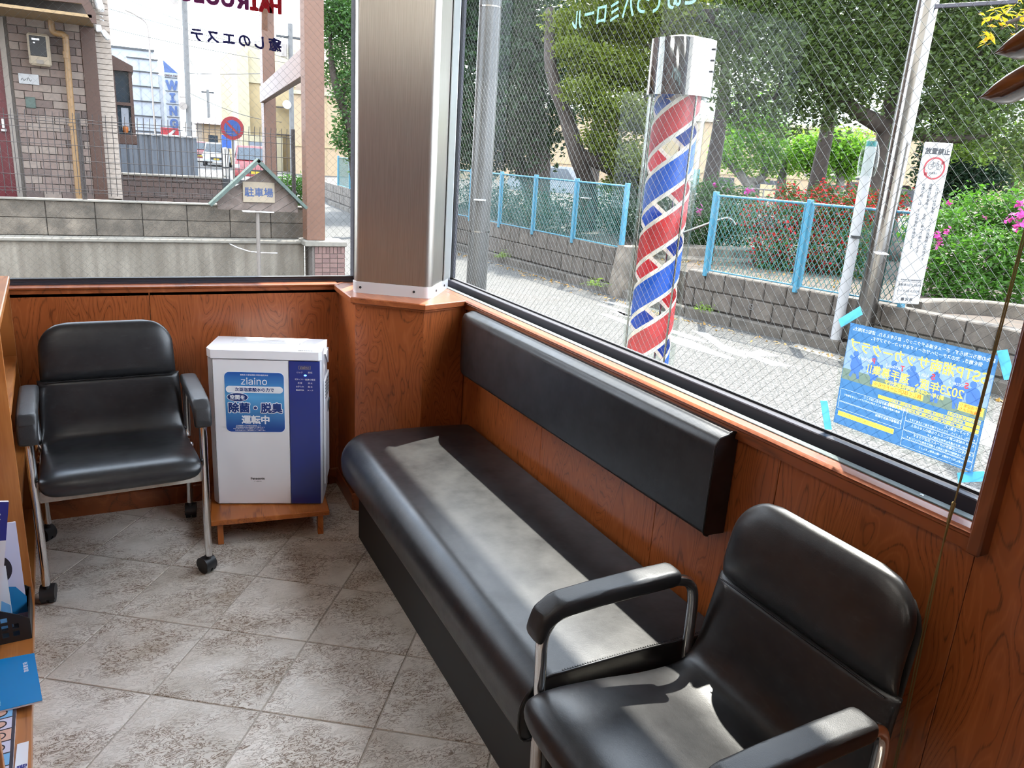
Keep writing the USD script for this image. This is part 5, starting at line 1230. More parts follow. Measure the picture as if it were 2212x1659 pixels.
obj('window', box(-.59, -.43, 7.654, 7.662, 2.18, 2.39, .004), MT['bld_shadow'], mt_, world=True); obj('dial', cat(box(-.565, -.49, 7.650, 7.656, 2.345, 2.365), box(-.555, -.535, 7.650, 7.656, 2.31, 2.325)), MT['paper'], mt_, world=True); obj('label_plate', box(-.54, -.47, 7.655, 7.662, 2.10, 2.14), MT['fence_silver'], mt_, world=True)
npl = obj('name_plate', box(-.742, -.543, 7.785, 7.80, 1.877, 1.988, .002), MT['white_sign'], hz, world=True)
obj('handwriting', cat(*[tube(smooth_path([(x0, 7.784, 1.915), (x0 + .015, 7.784, 1.935 + dz), (x0 + .03, 7.784, 1.912), (x0 + .045, 7.784, 1.93)], 4), .0022, 5) for x0, dz in ((-.72, .0), (-.66, .012))]), MT['ink_black'], npl, world=True)
obj('intercom', box(-.70, -.60, 7.785, 7.81, 1.62, 1.74, .006), MT['copper_green'], hz, world=True)
obj('wall_lamp', cat(arr(hull_spheres([(.12, 7.78, 2.86, .045), (.14, 7.78, 2.78, .05)], 14)), tube([(.13, 7.80, 2.70), (.16, 7.78, 2.69)], .008, 6), tube([(.13, 7.80, 2.66), (.17, 7.78, 2.65)], .008, 6), box(.08, .14, 7.78, 7.86, 2.52, 2.60, .01), arr(hull_spheres([(.16, 7.76, 2.52, .03), (.19, 7.74, 2.47, .035)], 12))), MT['alu_white'], hz, world=True)
bw_ = obj('bay_window', cat(box(.215, .245, 9.0, 9.70, 1.40, 2.20), box(.41, .45, 9.0, 9.06, 1.40, 2.20), box(.41, .45, 9.64, 9.70, 1.40, 2.20), box(.215, .46, 8.98, 9.72, 1.27, 1.40, .01), box(.245, .41, 9.0, 9.05, 1.77, 1.81), tf(prism(sg.Polygon([(.2, 2.20), (.47, 2.20), (.47, 2.27), (.2, 2.40)]), -.02, .76), frame((0, 9.72, 0), (1, 0, 0), (0, 0, 1)))), MT['brown_dark'], hz, world=True)
obj('pane', box(.245, .41, 9.03, 9.04, 1.40, 2.20), MT['window_dark'], bw_, world=True); obj('flower_pot', arr(hull_spheres([(.33, 9.02, 1.44, .03), (.33, 9.02, 1.48, .035)], 10)), MT['orange'], bw_, world=True); obj('curtain', box(.29, .38, 9.024, 9.031, 1.45, 1.74), MT['bld_white'], bw_, world=True)
lb = thing('brick_wall_low', 'low dark brick garden wall behind the mesh fence', 'wall', (1.0, 11, G))
obj('core', box(.23, 1.80, 11.02, 11.2, G, .78), MT['brick_joint'], lb, world=True)
for r in range(9):
    for k in range(9):
        a, b = .23 + .19 * k - .095 * (r % 2), .23 + .19 * (k + 1) - .095 * (r % 2); a, b = max(a, .23), min(b, 1.80)
        if b - a > .03: obj('brick', box(a + .004, b - .004, 11.0, 11.04, .78 - .085 * (r + 1) + .004, .78 - .085 * r - .004, .003), MT[('low_brick', 'brick_d')[(k * 3 + r) % 4 == 0]], lb, world=True)
obj('coping', box(.2, 1.83, 10.97, 11.23, .78, .81, .004), MT['concrete_edge'], lb, world=True)
cw = thing('corrugated_hoarding', 'grey corrugated steel hoarding beside the tiled house', 'hoarding', (1.0, 14, G))
obj('sheet', prism(sg.Polygon([(.24 + .047 * k, 14.0 + (.0, .0, .028, .028)[k % 4]) for k in range(31)] + [(.24 + .047 * k, 14.05) for k in range(30, -1, -1)]), G, 1.43), MT['corrugated'], cw, world=True)
obj('top_rail', box(.22, 1.68, 13.98, 14.07, 1.42, 1.45), MT['alu_white'], cw, world=True)
bo = thing('bollard_lamp', 'short dark garden lamp post with a white lantern behind the mesh fence', 'lamp', (1.585, 9, G))
obj('post', box(-.05, .05, -.05, .05, 0, 1.02, .004), MT['bld_shadow'], bo); obj('lantern', arr(hull_spheres([(0, 0, 1.09, .045), (0, 0, 1.42, .045)], 14)), MT['white_paint'], bo, smooth=True)
obj('lantern_frame', cat(*[box(x - .006, x + .006, -.052, -.044, 1.03, 1.45) for x in (-.045, 0, .045)], box(-.052, .052, -.054, -.044, 1.18, 1.195), box(-.052, .052, -.052, .052, 1.0, 1.03)), MT['bld_shadow'], bo)
nps = thing('no_parking_sign', 'round blue and red no-parking sign on a thin pole', 'sign', (2.71, 17, G))
obj('disc', tf(cyl((0, 0, -.01), (0, 0, .01), .265, 36), frame((0, 0, 1.86), (1, 0, 0), (0, 0, 1))), MT['sign_red'], nps); dd_ = frame((0, -.0105, 1.86), (1, 0, 0), (0, 0, 1))
obj('field', flat(sg.Point(0, 0).buffer(.185, 32), dd_, .003), MT['sign_blue'], nps); obj('slash', flat(affinity.rotate(sg.box(-.2, -.026, .2, .026), -45, (0, 0)).intersection(sg.Point(0, 0).buffer(.19)), dd_, .003, .003), MT['sign_red'], nps)
obj('pole', cyl((0, .03, 0), (0, .03, 2.1), .028, 12), MT['fence_silver'], nps)

# ------------------------------------------------------------------ far buildings and street furniture seen through the back window
def bld(name, label, x0, x1, y0, y1, z1, mat): 
    t = thing(name, label, 'building', ((x0 + x1) / 2, y0, G)); obj('walls', box(x0, x1, y0, y1, G, z1), MT[mat], t, world=True); return t


b1 = bld('shop_building', 'white banded building with a rounded corner beside the WING tower sign', 1.45, 3.5, 64, 74, 6.9, 'bld_white')
for z in (1.75, 2.85, 3.9, 4.95, 5.98, 6.88): obj('band', box(1.42, 3.55, 63.9, 64.0, z, z + .07), MT['bld_shadow'], b1, world=True)
for x in (2.2, 2.95): obj('joint', box(x, x + .03, 63.95, 64.0, 1.2, 6.9), MT['bld_white_b'], b1, world=True)
obj('rounded_corner', cyl((3.42, 64.6, G), (3.42, 64.6, 5.9), .58, 24), MT['bld_white_b'], b1, world=True, smooth=40)
b2 = bld('white_building', 'tall pale grey building behind the white banded one', .3, 3.8, 75, 83, 8.5, 'bld_white_b')
obj('roof_edge', box(.2, 3.85, 74.9, 75, 8.45, 8.62), MT['bld_shadow'], b2, world=True); obj('band', box(.3, 3.8, 74.94, 75, 7.3, 7.42), MT['bld_white'], b2, world=True)
wg = thing('tower_sign', 'tall white tower sign reading WING in blue letters with a blue slanted top', 'sign', (4.15, 60, G))
obj('board', box(3.72, 4.56, 60, 60.3, 1.4, 5.85), MT['bld_white_b'], wg, world=True)
obj('slanted_top', tf(prism(sg.Polygon([(3.72, 5.85), (4.62, 5.85), (3.68, 6.65)]), 0, .3), frame((0, 60.3, 0), (1, 0, 0), (0, 0, 1))), MT['ink_blue'], wg, world=True)
obj('small_lettering', flat(letters('HONDA CARS', .17, 'latin', 1), frame((4.16, 59.98, 5.66), (1, 0, 0), (0, 0, 1)), .02), MT['brown_dark'], wg, world=True)
for c, z in zip('WING', (5.02, 4.18, 3.30, 2.42)): obj('letter', flat(letters(c, .78, 'latin', 3), frame((4.16, 59.98, z), (1, 0, 0), (0, 0, 1)), .02), MT['ink_blue'], wg, world=True)
for z in (5.50, 4.60, 3.72, 2.84, 1.96): obj('band', box(3.72, 4.56, 59.97, 60.0, z, z + .04), MT['bld_shadow'], wg, world=True)
obj('leg', box(3.58, 3.72, 60, 60.3, G, 5.5), MT['bld_white'], wg, world=True)
rs = thing('red_sign', 'red shop board with a white wing shape below the tower sign', 'sign', (3.75, 58, 1.5))
obj('board', box(3.15, 4.30, 58, 58.15, 1.5, 2.08), MT['sign_red'], rs, world=True); obj('post', box(3.2, 3.3, 58.02, 58.12, G, 1.5), MT['fence_silver'], rs, world=True); obj('wing_shape', flat(sg.Polygon([(3.55, 1.62), (3.95, 1.95), (4.1, 1.95), (4.05, 1.85), (4.0, 1.84), (4.0, 1.75), (3.92, 1.74), (3.85, 1.62)]), frame((0, 57.99, 0), (1, 0, 0), (0, 0, 1)), .02), MT['white_sign'], rs, world=True)
pl1 = thing('utility_pole', 'grey concrete utility pole with loudspeakers in front of the WING tower sign', 'utility pole', (3.23, 36, G))
obj('shaft', cyl((0, 0, 0), (.13, 0, 9), .115, 16), MT['pole_concrete'], pl1, smooth=40)
for z, x in ((2.95, -.2), (7.2, -.3)): obj('loudspeaker', tf(arr(Manifold.cylinder(.34, .05, .17, 20).rotate((90, 0, 0))), [[1, 0, 0, x], [0, 1, 0, 0], [0, 0, 1, z], [0, 0, 0, 1]]), MT['fence_silver'], pl1, smooth=40)
obj('bracket', box(-.3, .05, -.03, .03, 3.3, 3.36), MT['fence_silver'], pl1)
sl = thing('street_lamp', 'slim arched street lamp above the pale buildings', 'street lamp', (2.22, 45, G))
obj('mast', tube(smooth_path([(0, 0, 0), (0, 0, 5.0), (-.01, 0, 6.8), (-.10, 0, 7.3), (-.6, 0, 7.62), (-1.05, 0, 7.78)], 5), .045, 10), MT['fence_silver'], sl, smooth=True); obj('lamp_head', arr(hull_spheres([(-1.05, 0, 7.78, .05), (-1.32, 0, 7.70, .07)], 12)), MT['white_paint'], sl, smooth=True)
fp = thing('utility_pole', 'distant dark utility pole with a cross-arm above the tiled roof', 'utility pole', (9.57, 90, G))
obj('shaft', cyl((0, 0, 0), (0, 0, 6.8), .15, 10), MT['pole_concrete'], fp); obj('cross_arm', box(-.65, .65, -.06, .06, 6.45, 6.6), MT['bld_shadow'], fp)
ho = thing('house', 'small house with a mauve hipped roof at the street bend', 'house', (9.2, 76, G))
obj('walls', box(7.5, 11.5, 75.5, 82, G, 2.85), MT['bld_sand'], ho, world=True); obj('roof', arr(Manifold.hull_points(np.array([(7.1, 75, 2.85), (12, 75, 2.85), (7.1, 82.4, 2.85), (12, 82.4, 2.85), (10.4, 77.5, 4.35), (10.9, 79.5, 4.35)]))), MT['roof_mauve'], ho, world=True)
for x in (8.0, 9.3): obj('window', box(x, x + .8, 75.45, 75.5, .9, 1.9), MT['window_dark'], ho, world=True)
bsn = thing('blue_sign', 'bright blue advertising board behind the no-parking sign', 'sign', (6.0, 45, G))
obj('board', box(5.66, 6.33, 45, 45.1, 1.05, 1.75), MT['sign_blue'], bsn, world=True); obj('post', box(5.7, 5.76, 45.02, 45.08, G, 1.1), MT['white_sign'], bsn, world=True); obj('post', box(6.24, 6.30, 45.02, 45.08, G, 1.1), MT['white_sign'], bsn, world=True)
b3 = bld('beige_building', 'tall beige apartment block with a pale corner tower behind the gate frame', 7.45, 10.4, 48, 60, 7.1, 'bld_beige')
obj('corner_tower', box(6.95, 7.6, 47.5, 50, G, 6.75), MT['bld_cream'], b3, world=True); obj('upper_band', box(7.5, 10.45, 47.9, 48, 4.9, 7.1), MT['bld_cream'], b3, world=True)
for k in range(3): obj('fire_stair', box(9.2, 10.4, 47.6, 47.9, 2.0 + 1.6 * k, 2.08 + 1.6 * k), MT['fence_brown'], b3, world=True)
obj('garage', box(7.0, 9.4, 47.0, 47.5, G, 1.9), MT['bld_cream'], b3, world=True); obj('shutter', box(7.4, 8.9, 46.95, 47.0, G, 1.5), MT['corrugated'], b3, world=True)
b4 = bld('pink_building', 'pale pink apartment block with barred windows right of the gate frame', 11.0, 15.5, 52, 64, 8.4, 'bld_pink')
for x, z in ((11.4, 3.4), (13.3, 3.4), (13.6, .9), (11.6, .9)): w_ = obj('window', box(x, x + .9, 51.95, 52, z, z + 1.1), MT['window_dark'], b4, world=True); obj('window_bars', cat(*[box(x + .1 + .2 * k, x + .13 + .2 * k, 51.9, 51.94, z, z + 1.1) for k in range(4)]), MT['fence_brown'], w_, world=True)
obj('yellow_bay', box(14.2, 15.6, 51.6, 52, G, 4.8), MT['bld_beige'], b4, world=True); obj('balcony', box(12.6, 15.5, 51.4, 52, 6.0, 6.9), MT['bld_cream'], b4, world=True)
p2 = thing('utility_pole', 'pale utility pole with transformers between the two gate posts', 'utility pole', (8.6, 40, G))
obj('shaft', cyl((0, 0, 0), (0, 0, 7.5), .12, 14), MT['pole_concrete'], p2, smooth=40); obj('transformer', cyl((-.35, 0, 5.9), (-.35, 0, 6.5), .18, 14), MT['fence_silver'], p2, smooth=40); obj('cross_arm', box(-.7, .7, -.05, .05, 6.8, 6.9), MT['bld_shadow'], p2); obj('mirror', tf(cyl((0, 0, 0), (0, 0, .05), .22, 20), frame((-.25, -.1, 3.6), (1, 0, 0), (0, 0, 1))), MT['white_sign'], p2)
for k, (a, b, lb_) in enumerate((((-2.0, 40, 8.4), (12, 46.5, 5.9), 'uppermost overhead wire crossing the bright sky'), ((-2.0, 38, 6.2), (12, 46.8, 6.1), 'level overhead wire just above the WING tower'), ((3.3, 36, 4.2), (13, 42, 6.2), 'overhead wire rising from the loudspeaker pole to the gateway'), ((3.3, 36, 5.6), (8.6, 40, 6.8), 'overhead wire between the loudspeaker pole and the transformer pole'), ((3.4, 36.2, 4.9), (9.5, 89, 7.0), 'overhead wire running to the distant cross-arm pole'), ((-2, 44, 7.9), (12, 46, 6.4), 'thin overhead wire sagging left of the loudspeaker pole'), ((3.3, 36, 3.4), (9, 45, 2.7), 'lowest overhead wire above the mauve roof'))):
    a, b = np.array(a, float), np.array(b, float); P = [a + (b - a) * t - np.array([0, 0, .5 * 4 * t * (1 - t) * .5]) for t in np.linspace(0, 1, 9)]
    obj('overhead_wire', tube(P, .016, 5), MT['bld_shadow'], label=lb_, cat='wire', group='overhead wires')


def car(label, x, y, deg, mat, s=1.0):
    t = thing('car', label, 'car', (x, y, G), deg)
    w, l = .82 * s, 1.9 * s
    obj('body', arr(Manifold.hull_points(np.array([(sx * w * k, yy, z) for sx in (-1, 1) for k, yy, z in ((1, -l, .30), (.98, -l, .62), (.94, -l * .95, .85), (1, l, .30), (.98, l, .75), (.95, l * .96, .98))]))), MT[mat], t, smooth=30)
    cb = obj('cabin', arr(Manifold.hull_points(np.array([(sx * w * k, yy, z) for sx in (-1, 1) for k, yy, z in ((.94, -l * .58, .84), (.80, -l * .30, 1.44), (.80, l * .62, 1.46), (.92, l * .88, .92))]))), MT[mat], t, smooth=30)
    obj('windscreen', arr(Manifold.hull_points(np.array([(sx * w * k, yy - .02, z + .01) for sx in (-1, 1) for k, yy, z in ((.86, -l * .575, .90), (.74, -l * .335, 1.36))] + [(0, -l * .56, .90)]))), MT['window_dark'], cb)
    obj('side_window', cat(*[arr(Manifold.hull_points(np.array([(sx * w * k, yy, z) for k, yy, z in ((.945, -l * .40, .95), (.83, -l * .22, 1.36), (.83, l * .5, 1.38), (.945, l * .7, 1.0), (.90, 0, .95))]))) for sx in (-1, 1)]), MT['window_dark'], cb)
    for sx in (-1, 1):
        for yy in (-l * .62, l * .62): obj('wheel', cyl((sx * w * .82, yy, .30), (sx * w * 1.01, yy, .30), .30, 18), MT['tyre'], t, smooth=40)
        obj('headlamp', box(sx * w * .9 - .12, sx * w * .9 + .12 - .1 * (sx > 0), -l - .01, -l + .05, .60, .74, .01), MT['white_sign'], t)
    obj('grille', box(-.35 * s, .35 * s, -l - .012, -l + .02, .42, .56), MT['bld_shadow'], t); obj('number_plate', box(-.17, .17, -l - .02, -l, .40, .50), MT['plate_yellow'], t)


car('white van approaching at the far street bend behind the mesh fence', 6.15, 52, -8, 'car_white')
car('white and red car half hidden behind the house-shaped sign', 5.25, 31, -6, 'car_red', .95)
car('dark red car parked behind the far white van', 5.9, 61, -5, 'car_red')
hd = obj('hedge', leaves(np.random.default_rng(21), crown_points(np.random.default_rng(20), [(3.40 + .1 * k, 15.0, .52 - .40 * (j % 2), .24) for k in range(7) for j in range(2)], 3600, .6), .035), MT['leaf_hedge'], label='low clipped bright green hedge between the gate posts', cat='hedge')
# ------------------------------------------------------------------ park trees, hedges and the buildings behind them
dark=[(6.9,13.12,4.0,0.58),(7.43,12.91,4.23,0.78),(7.78,12.07,4.0,0.85),(7.08,12.69,3.0,0.88),(7.63,11.84,3.09,0.85),(6.85,12.53,2.15,0.68),(7.31,11.71,2.17,0.85),(8.08,11.38,2.4,0.75),(7.24,12.15,1.62,0.58),(7.69,11.34,1.66,0.57),(8.33,11.61,3.5,0.75),(7.12,13.35,1.49,0.36)]
maple=[(7.4,9.21,3.64,0.55),(8.05,8.91,3.76,0.63),(8.35,8.15,3.71,0.61),(7.59,8.65,2.96,0.62),(8.14,8.35,2.92,0.62),(7.12,8.4,2.54,0.38),(7.57,8.08,2.28,0.53),(8.09,8.01,2.18,0.46),(7.39,8.15,1.83,0.34),(7.78,7.85,1.57,0.46),(7.09,8.76,3.2,0.34),(9.05,8.48,4.06,0.55),(7.72,8.09,1.11,0.24),(8.22,7.86,1.22,0.31)]
right=[(9.13,7.13,3.63,0.66),(9.38,6.39,3.58,0.7),(10.01,6.1,3.69,0.7),(10.63,5.77,3.67,0.7),(11.26,5.45,3.71,0.7),(11.88,5.14,3.76,0.63),(12.51,4.83,3.8,0.63),(8.95,6.99,2.92,0.51),(9.29,6.34,2.91,0.64),(9.92,6.02,2.96,0.64),(10.48,5.72,2.93,0.56),(11.43,5.27,3.07,0.64),(12.05,4.93,3.04,0.56),(12.56,4.68,3.08,0.56),(9.19,6.94,2.46,0.37),(9.53,6.28,2.4,0.43),(10.17,5.97,2.48,0.39),(11.26,5.15,2.45,0.42),(11.75,4.86,2.35,0.42),(12.31,4.56,2.32,0.42),(12.6,4.29,1.94,0.35),(9.07,7.45,3.45,0.37)]
bright1=[(19.16,18.0,2.59,0.71),(20.02,17.62,2.81,0.79),(20.68,17.09,2.25,0.79),(19.96,17.35,1.9,0.55),(19.24,17.69,1.77,0.4),(18.7,18.03,1.96,0.4)]
bright2=[(20.44,16.05,2.26,0.61),(21.13,15.75,2.45,0.68),(21.8,15.37,2.35,0.68),(20.81,15.71,1.85,0.46),(21.62,15.29,1.83,0.38),(22.13,15.16,2.23,0.46)]
darkbush=[(16.6,8.46,1.67,0.52),(17.17,8.24,1.91,0.62),(17.61,7.95,1.75,0.41),(16.45,8.69,2.16,0.31),(17.04,8.14,1.41,0.41)]
lighttop=[(15.18,7.57,2.1,0.28),(15.62,7.44,2.4,0.38),(15.95,7.22,2.24,0.33),(19.04,8.43,1.9,0.33),(19.2,8.21,1.49,0.33)]
lefttree=[(4.06,12.17,3.78,0.34),(3.91,12.09,3.28,0.3),(4.11,11.88,2.97,0.3),(3.88,12.16,2.73,0.22),(3.99,11.73,2.31,0.26),(4.07,11.55,1.91,0.26),(3.9,11.53,1.58,0.21),(4.05,11.38,1.34,0.17),(3.98,12.38,3.56,0.26),(4.27,11.99,3.55,0.3),(4.24,11.69,2.57,0.34),(4.14,11.46,1.02,0.1)]
hedgeR=[(7.88,2.43,0.94,0.2),(8.11,2.34,1.05,0.2),(8.58,2.37,1.16,0.26),(8.75,2.15,1.13,0.25),(8.91,1.96,1.16,0.3),(7.71,2.18,0.63,0.19),(7.97,2.06,0.69,0.24),(8.28,1.92,0.76,0.29),(8.58,1.76,0.74,0.29),(7.78,2.06,0.4,0.15),(7.98,1.85,0.43,0.19),(8.33,1.68,0.46,0.24)]
redaz=[(7.53,4.47,0.89,0.21),(7.79,4.32,0.85,0.27),(7.95,4.03,0.94,0.26),(8.18,3.81,0.97,0.23),(7.45,4.15,0.52,0.23),(7.68,3.91,0.49,0.29),(7.96,3.66,0.53,0.29),(8.19,3.47,0.67,0.28),(7.3,4.02,0.25,0.14),(8.39,3.72,1.04,0.23),(8.18,4.68,1.13,0.19),(8.62,4.47,1.19,0.19),(9.01,4.27,1.19,0.19),(9.03,3.78,1.17,0.21),(7.46,3.95,0.26,0.17),(8.08,3.3,0.35,0.22)]
hedgeM=[(7.95,6.29,1.01,0.28),(8.26,6.14,1.03,0.28),(8.42,5.8,0.99,0.24),(7.84,5.98,0.63,0.31),(8.16,5.85,0.71,0.27),(8.32,5.61,0.61,0.24),(7.76,5.94,0.36,0.21),(8.04,5.8,0.38,0.21)]
yellow=[(7.46,1.89,2.94,0.09),(7.6,1.84,2.99,0.09),(7.68,1.76,2.9,0.11),(7.41,1.86,2.76,0.07),(7.63,1.74,2.75,0.08),(7.74,1.77,3.02,0.11),(7.55,1.82,2.87,0.06)]
flowersR=[(7.55,2.01,0.95,0.04),(7.57,1.99,0.91,0.03),(7.64,1.98,0.98,0.03),(7.56,1.97,0.85,0.03),(7.44,2.11,0.73,0.03),(7.49,2.07,0.66,0.03),(7.47,2.05,0.6,0.03),(7.41,2.07,0.56,0.03),(8.3,1.7,1.19,0.06),(8.31,1.66,1.08,0.06),(8.16,2.38,1.25,0.04),(8.09,1.91,1.14,0.02),(8.41,1.79,1.3,0.04),(8.21,1.73,1.14,0.03)]
flowersM=[(8.3,5.57,1.18,0.05),(7.66,5.81,0.87,0.05),(8.1,6.05,1.23,0.03),(8.25,5.95,1.18,0.03)]
trunkRight=[(10.54,4.87,-0.27,0.01),(10.9,5.3,0.9,0.01),(11.13,5.62,2.24,0.01),(11.28,5.77,3.28,0.01),(11.35,5.91,4.17,0.01),(10.49,5.8,2.47,0.01),(9.87,6.15,2.89,0.01),(9.21,6.73,3.26,0.01),(11.46,5.33,2.57,0.01),(11.8,5.06,3.02,0.01),(12.19,4.99,3.78,0.01),(11.55,4.9,2.13,0.01),(12.12,4.64,2.24,0.01),(8.91,7.03,2.3,0.01),(8.7,7.78,3.85,0.01),(8.12,8.14,3.33,0.01),(9.09,7.24,3.9,0.01)]
trunkMaple=[(7.57,8.74,1.06,0.01),(7.22,8.63,1.59,0.01),(7.1,8.89,2.19,0.01),(6.93,9.22,2.93,0.01),(6.99,9.51,3.91,0.01),(8.24,8.12,0.97,0.01),(7.87,8.21,1.34,0.01),(7.39,8.52,1.53,0.01),(8.24,7.95,1.52,0.01),(8.29,8.3,2.64,0.01)]
trunkDark=[(7.84,11.08,0.76,0.01),(7.95,11.3,1.58,0.01),(8.01,11.72,2.94,0.01),(7.65,11.64,1.42,0.01),(7.48,11.92,2.73,0.01)]
mids=[(19.51,17.18,0.66,0.02),(19.41,17.4,1.18,0.02),(18.7,18.03,1.96,0.02),(19.92,17.22,1.44,0.02),(19.98,17.44,2.2,0.02),(19.62,17.28,1.12,0.02),(20.36,16.76,0.72,0.02),(20.49,16.94,1.48,0.02),(20.67,17.05,2.1,0.02),(21.29,15.19,1.01,0.02),(21.4,15.32,1.6,0.02),(21.1,15.62,2.01,0.02)]
greytr=[(17.42,8.46,1.2,0.01),(17.53,8.67,2.02,0.01),(17.2,8.58,3.0,0.01),(19.09,8.2,1.28,0.01),(19.11,8.5,2.22,0.01)]
lefttrunk=[(4.1,11.3,1.18,0.01),(4.08,11.52,1.83,0.01),(3.95,11.74,2.27,0.01),(3.86,11.95,2.79,0.01),(3.87,12.19,3.52,0.01),(3.96,11.79,2.47,0.01),(4.23,11.82,2.98,0.01)]

def grow(name, label, trunk_paths, blobs, count, size, mat, seed, bark='bark', extra=(), group=None, flat_=1.0, slim=.5, cat_='tree', shell=.35):
    t = thing(name, label, cat_, (*np.array(trunk_paths[0][0][0])[:2], G if name != 'x' else 0), 0, group)
    r_ = np.random.default_rng(seed)
    if trunk_paths:
        obj('trunk', cat(*[tube(smooth_path([p[:3] for p in pth], 4), np.interp(np.linspace(0, 1, (len(pth) - 1) * 4 + 1), np.linspace(0, 1, len(pth)), rad), 9) for pth, rad in trunk_paths]), MT[bark], t, world=True, smooth=True)
    B = list(blobs) + list(extra)
    tw = []
    for b in B[::2]:      # twigs inside the crown
        c = np.array(b[:3])
        for k in range(3):
            e = c + r_.normal(size=3) * b[3] * .5; tw.append(tube([c - [0, 0, b[3] * .6], (c + e) / 2, e], [.02 * b[3] + .004, .012 * b[3] + .003, .004], 5))
    obj('twigs', cat(*tw), MT[bark], t, world=True)
    obj('foliage', leaves(r_, crown_points(r_, B, count, shell, flat_), size, .4, slim), MT[mat], t, world=True, kind='stuff')
    return t


up_ = lambda bl, dz, k=1, dx=0.0, dy=0.0: [(b[0] + dx, b[1] + dy, b[2] + dz, b[3] * k) for b in bl]
gz = lambda p, z=.28: (p[0], p[1], z)
grow('evergreen_tree', 'dense dark evergreen tree with a thick leaning trunk behind the far blue fence', [([gz((7.84, 11.0)), *[p[:3] for p in trunkDark[:3]]], [.32, .27, .22, .10]), ([trunkDark[0][:3], trunkDark[3][:3], trunkDark[4][:3]], [.20, .14, .07])], dark, 30000, .070, 'leaf_dark', 31, extra=up_(dark[:3], 1.3, 1.2), shell=.3)
grow('maple_tree', 'yellow-green maple tree with layered branches left of the barber pole', [([gz((7.6, 8.7)), *[p[:3] for p in trunkMaple[:5]]], [.19, .17, .15, .13, .11, .08]), ([gz((8.24, 8.1)), trunkMaple[5][:3], trunkMaple[6][:3], trunkMaple[7][:3], trunkMaple[1][:3]], [.24, .20, .17, .12, .08]), ([trunkMaple[5][:3], trunkMaple[8][:3], trunkMaple[9][:3]], [.15, .10, .04])], maple, 40000, .044, 'leaf_maple', 32, extra=up_(maple[:3], 1.0, 1.2), flat_=.6, shell=.2)
TR = [p[:3] for p in trunkRight]
grow('broadleaf_tree', 'large spreading grey-green tree behind the bicycle sign and steel pole', [([gz(TR[0], .25), TR[1], TR[2], TR[3], TR[4]], [.30, .24, .20, .15, .08]), ([TR[2], TR[5], TR[6], TR[7]], [.15, .11, .08, .03]), ([TR[2], TR[8], TR[9], TR[10]], [.15, .11, .07, .03]), ([TR[2], TR[11], TR[12]], [.10, .07, .03]), ([TR[6], TR[13]], [.06, .02]), ([TR[7], TR[14], TR[15]], [.05, .07, .04]), ([TR[14], TR[16]], [.07, .03])], right, 48000, .048, 'leaf_grey', 33, extra=up_(right[:7], 1.0, 1.15), shell=.15)
M = [p[:3] for p in mids]
grow('bright_tree', 'fresh bright green tree with forked trunks behind the fence, right of the barber pole', [([(19.5, 17.2, .25), M[0], M[1], M[2]], [.26, .24, .18, .08]), ([M[1], M[3], M[4]], [.16, .12, .06]), ([(20.36, 16.76, .25), M[6], M[7], M[8]], [.22, .20, .14, .06])], bright1, 9000, .075, 'leaf_bright', 34, 'bark_grey', up_(bright1[:2], .8, 1.0))
grow('bright_tree', 'fresh bright green tree over the mauve shelter roof left of the white pole', [([(21.2, 15.2, .25), M[9], M[10], M[11]], [.18, .16, .12, .06])], bright2, 8000, .075, 'leaf_bright', 35, 'bark_grey')
grow('round_tree', 'round dark green tree behind the flowering hedge', [([(17.1, 8.3, .25), (17.1, 8.3, 1.2)], [.10, .07])], darkbush, 7000, .055, 'leaf_bush', 36)
grow('grey_tree', 'pale-barked tree trunk with light leaves in front of the round dark tree', [([(17.40, 8.45, .25), *[p[:3] for p in greytr[:3]]], [.20, .17, .16, .12])], lighttop[:3], 3600, .055, 'leaf_light', 37, 'bark_grey', up_(lighttop[:3], .6, 1.2))
grow('grey_tree', 'thin pale trunk with light leaves at the far end of the hedge', [([(19.06, 8.1, .25), greytr[3][:3], greytr[4][:3]], [.12, .10, .07])], lighttop[3:], 2400, .055, 'leaf_light', 38, 'bark_grey', up_(lighttop[3:], .7, 1.2))
grow('roadside_tree', 'roadside tree with grey branches seen beside the column in the back window', [([(4.35, 11.2, G), (4.15, 11.2, .6), *[p[:3] for p in lefttrunk[:5]]], [.12, .11, .10, .09, .075, .06, .03]), ([lefttrunk[2][:3], lefttrunk[6][:3]], [.06, .02])], lefttree, 7500, .042, 'leaf_side', 39, 'bark', up_(lefttree[:3], .6, 1.1))
ys = np.array([b[:3] for b in yellow]); cY = ys.mean(0)
grow('yellow_tree', 'branch of yellowing leaves hanging in from above the hangers', [([(8.9, .9, .3), (8.9, .95, 2.6), (8.4, 1.3, 3.2), tuple(cY)], [.10, .08, .05, .015])], yellow, 700, .050, 'leaf_yellow', 40, 'bark', [(8.8, 1.0, 3.6, .5), (8.4, 1.2, 3.5, .4)], slim=.3)


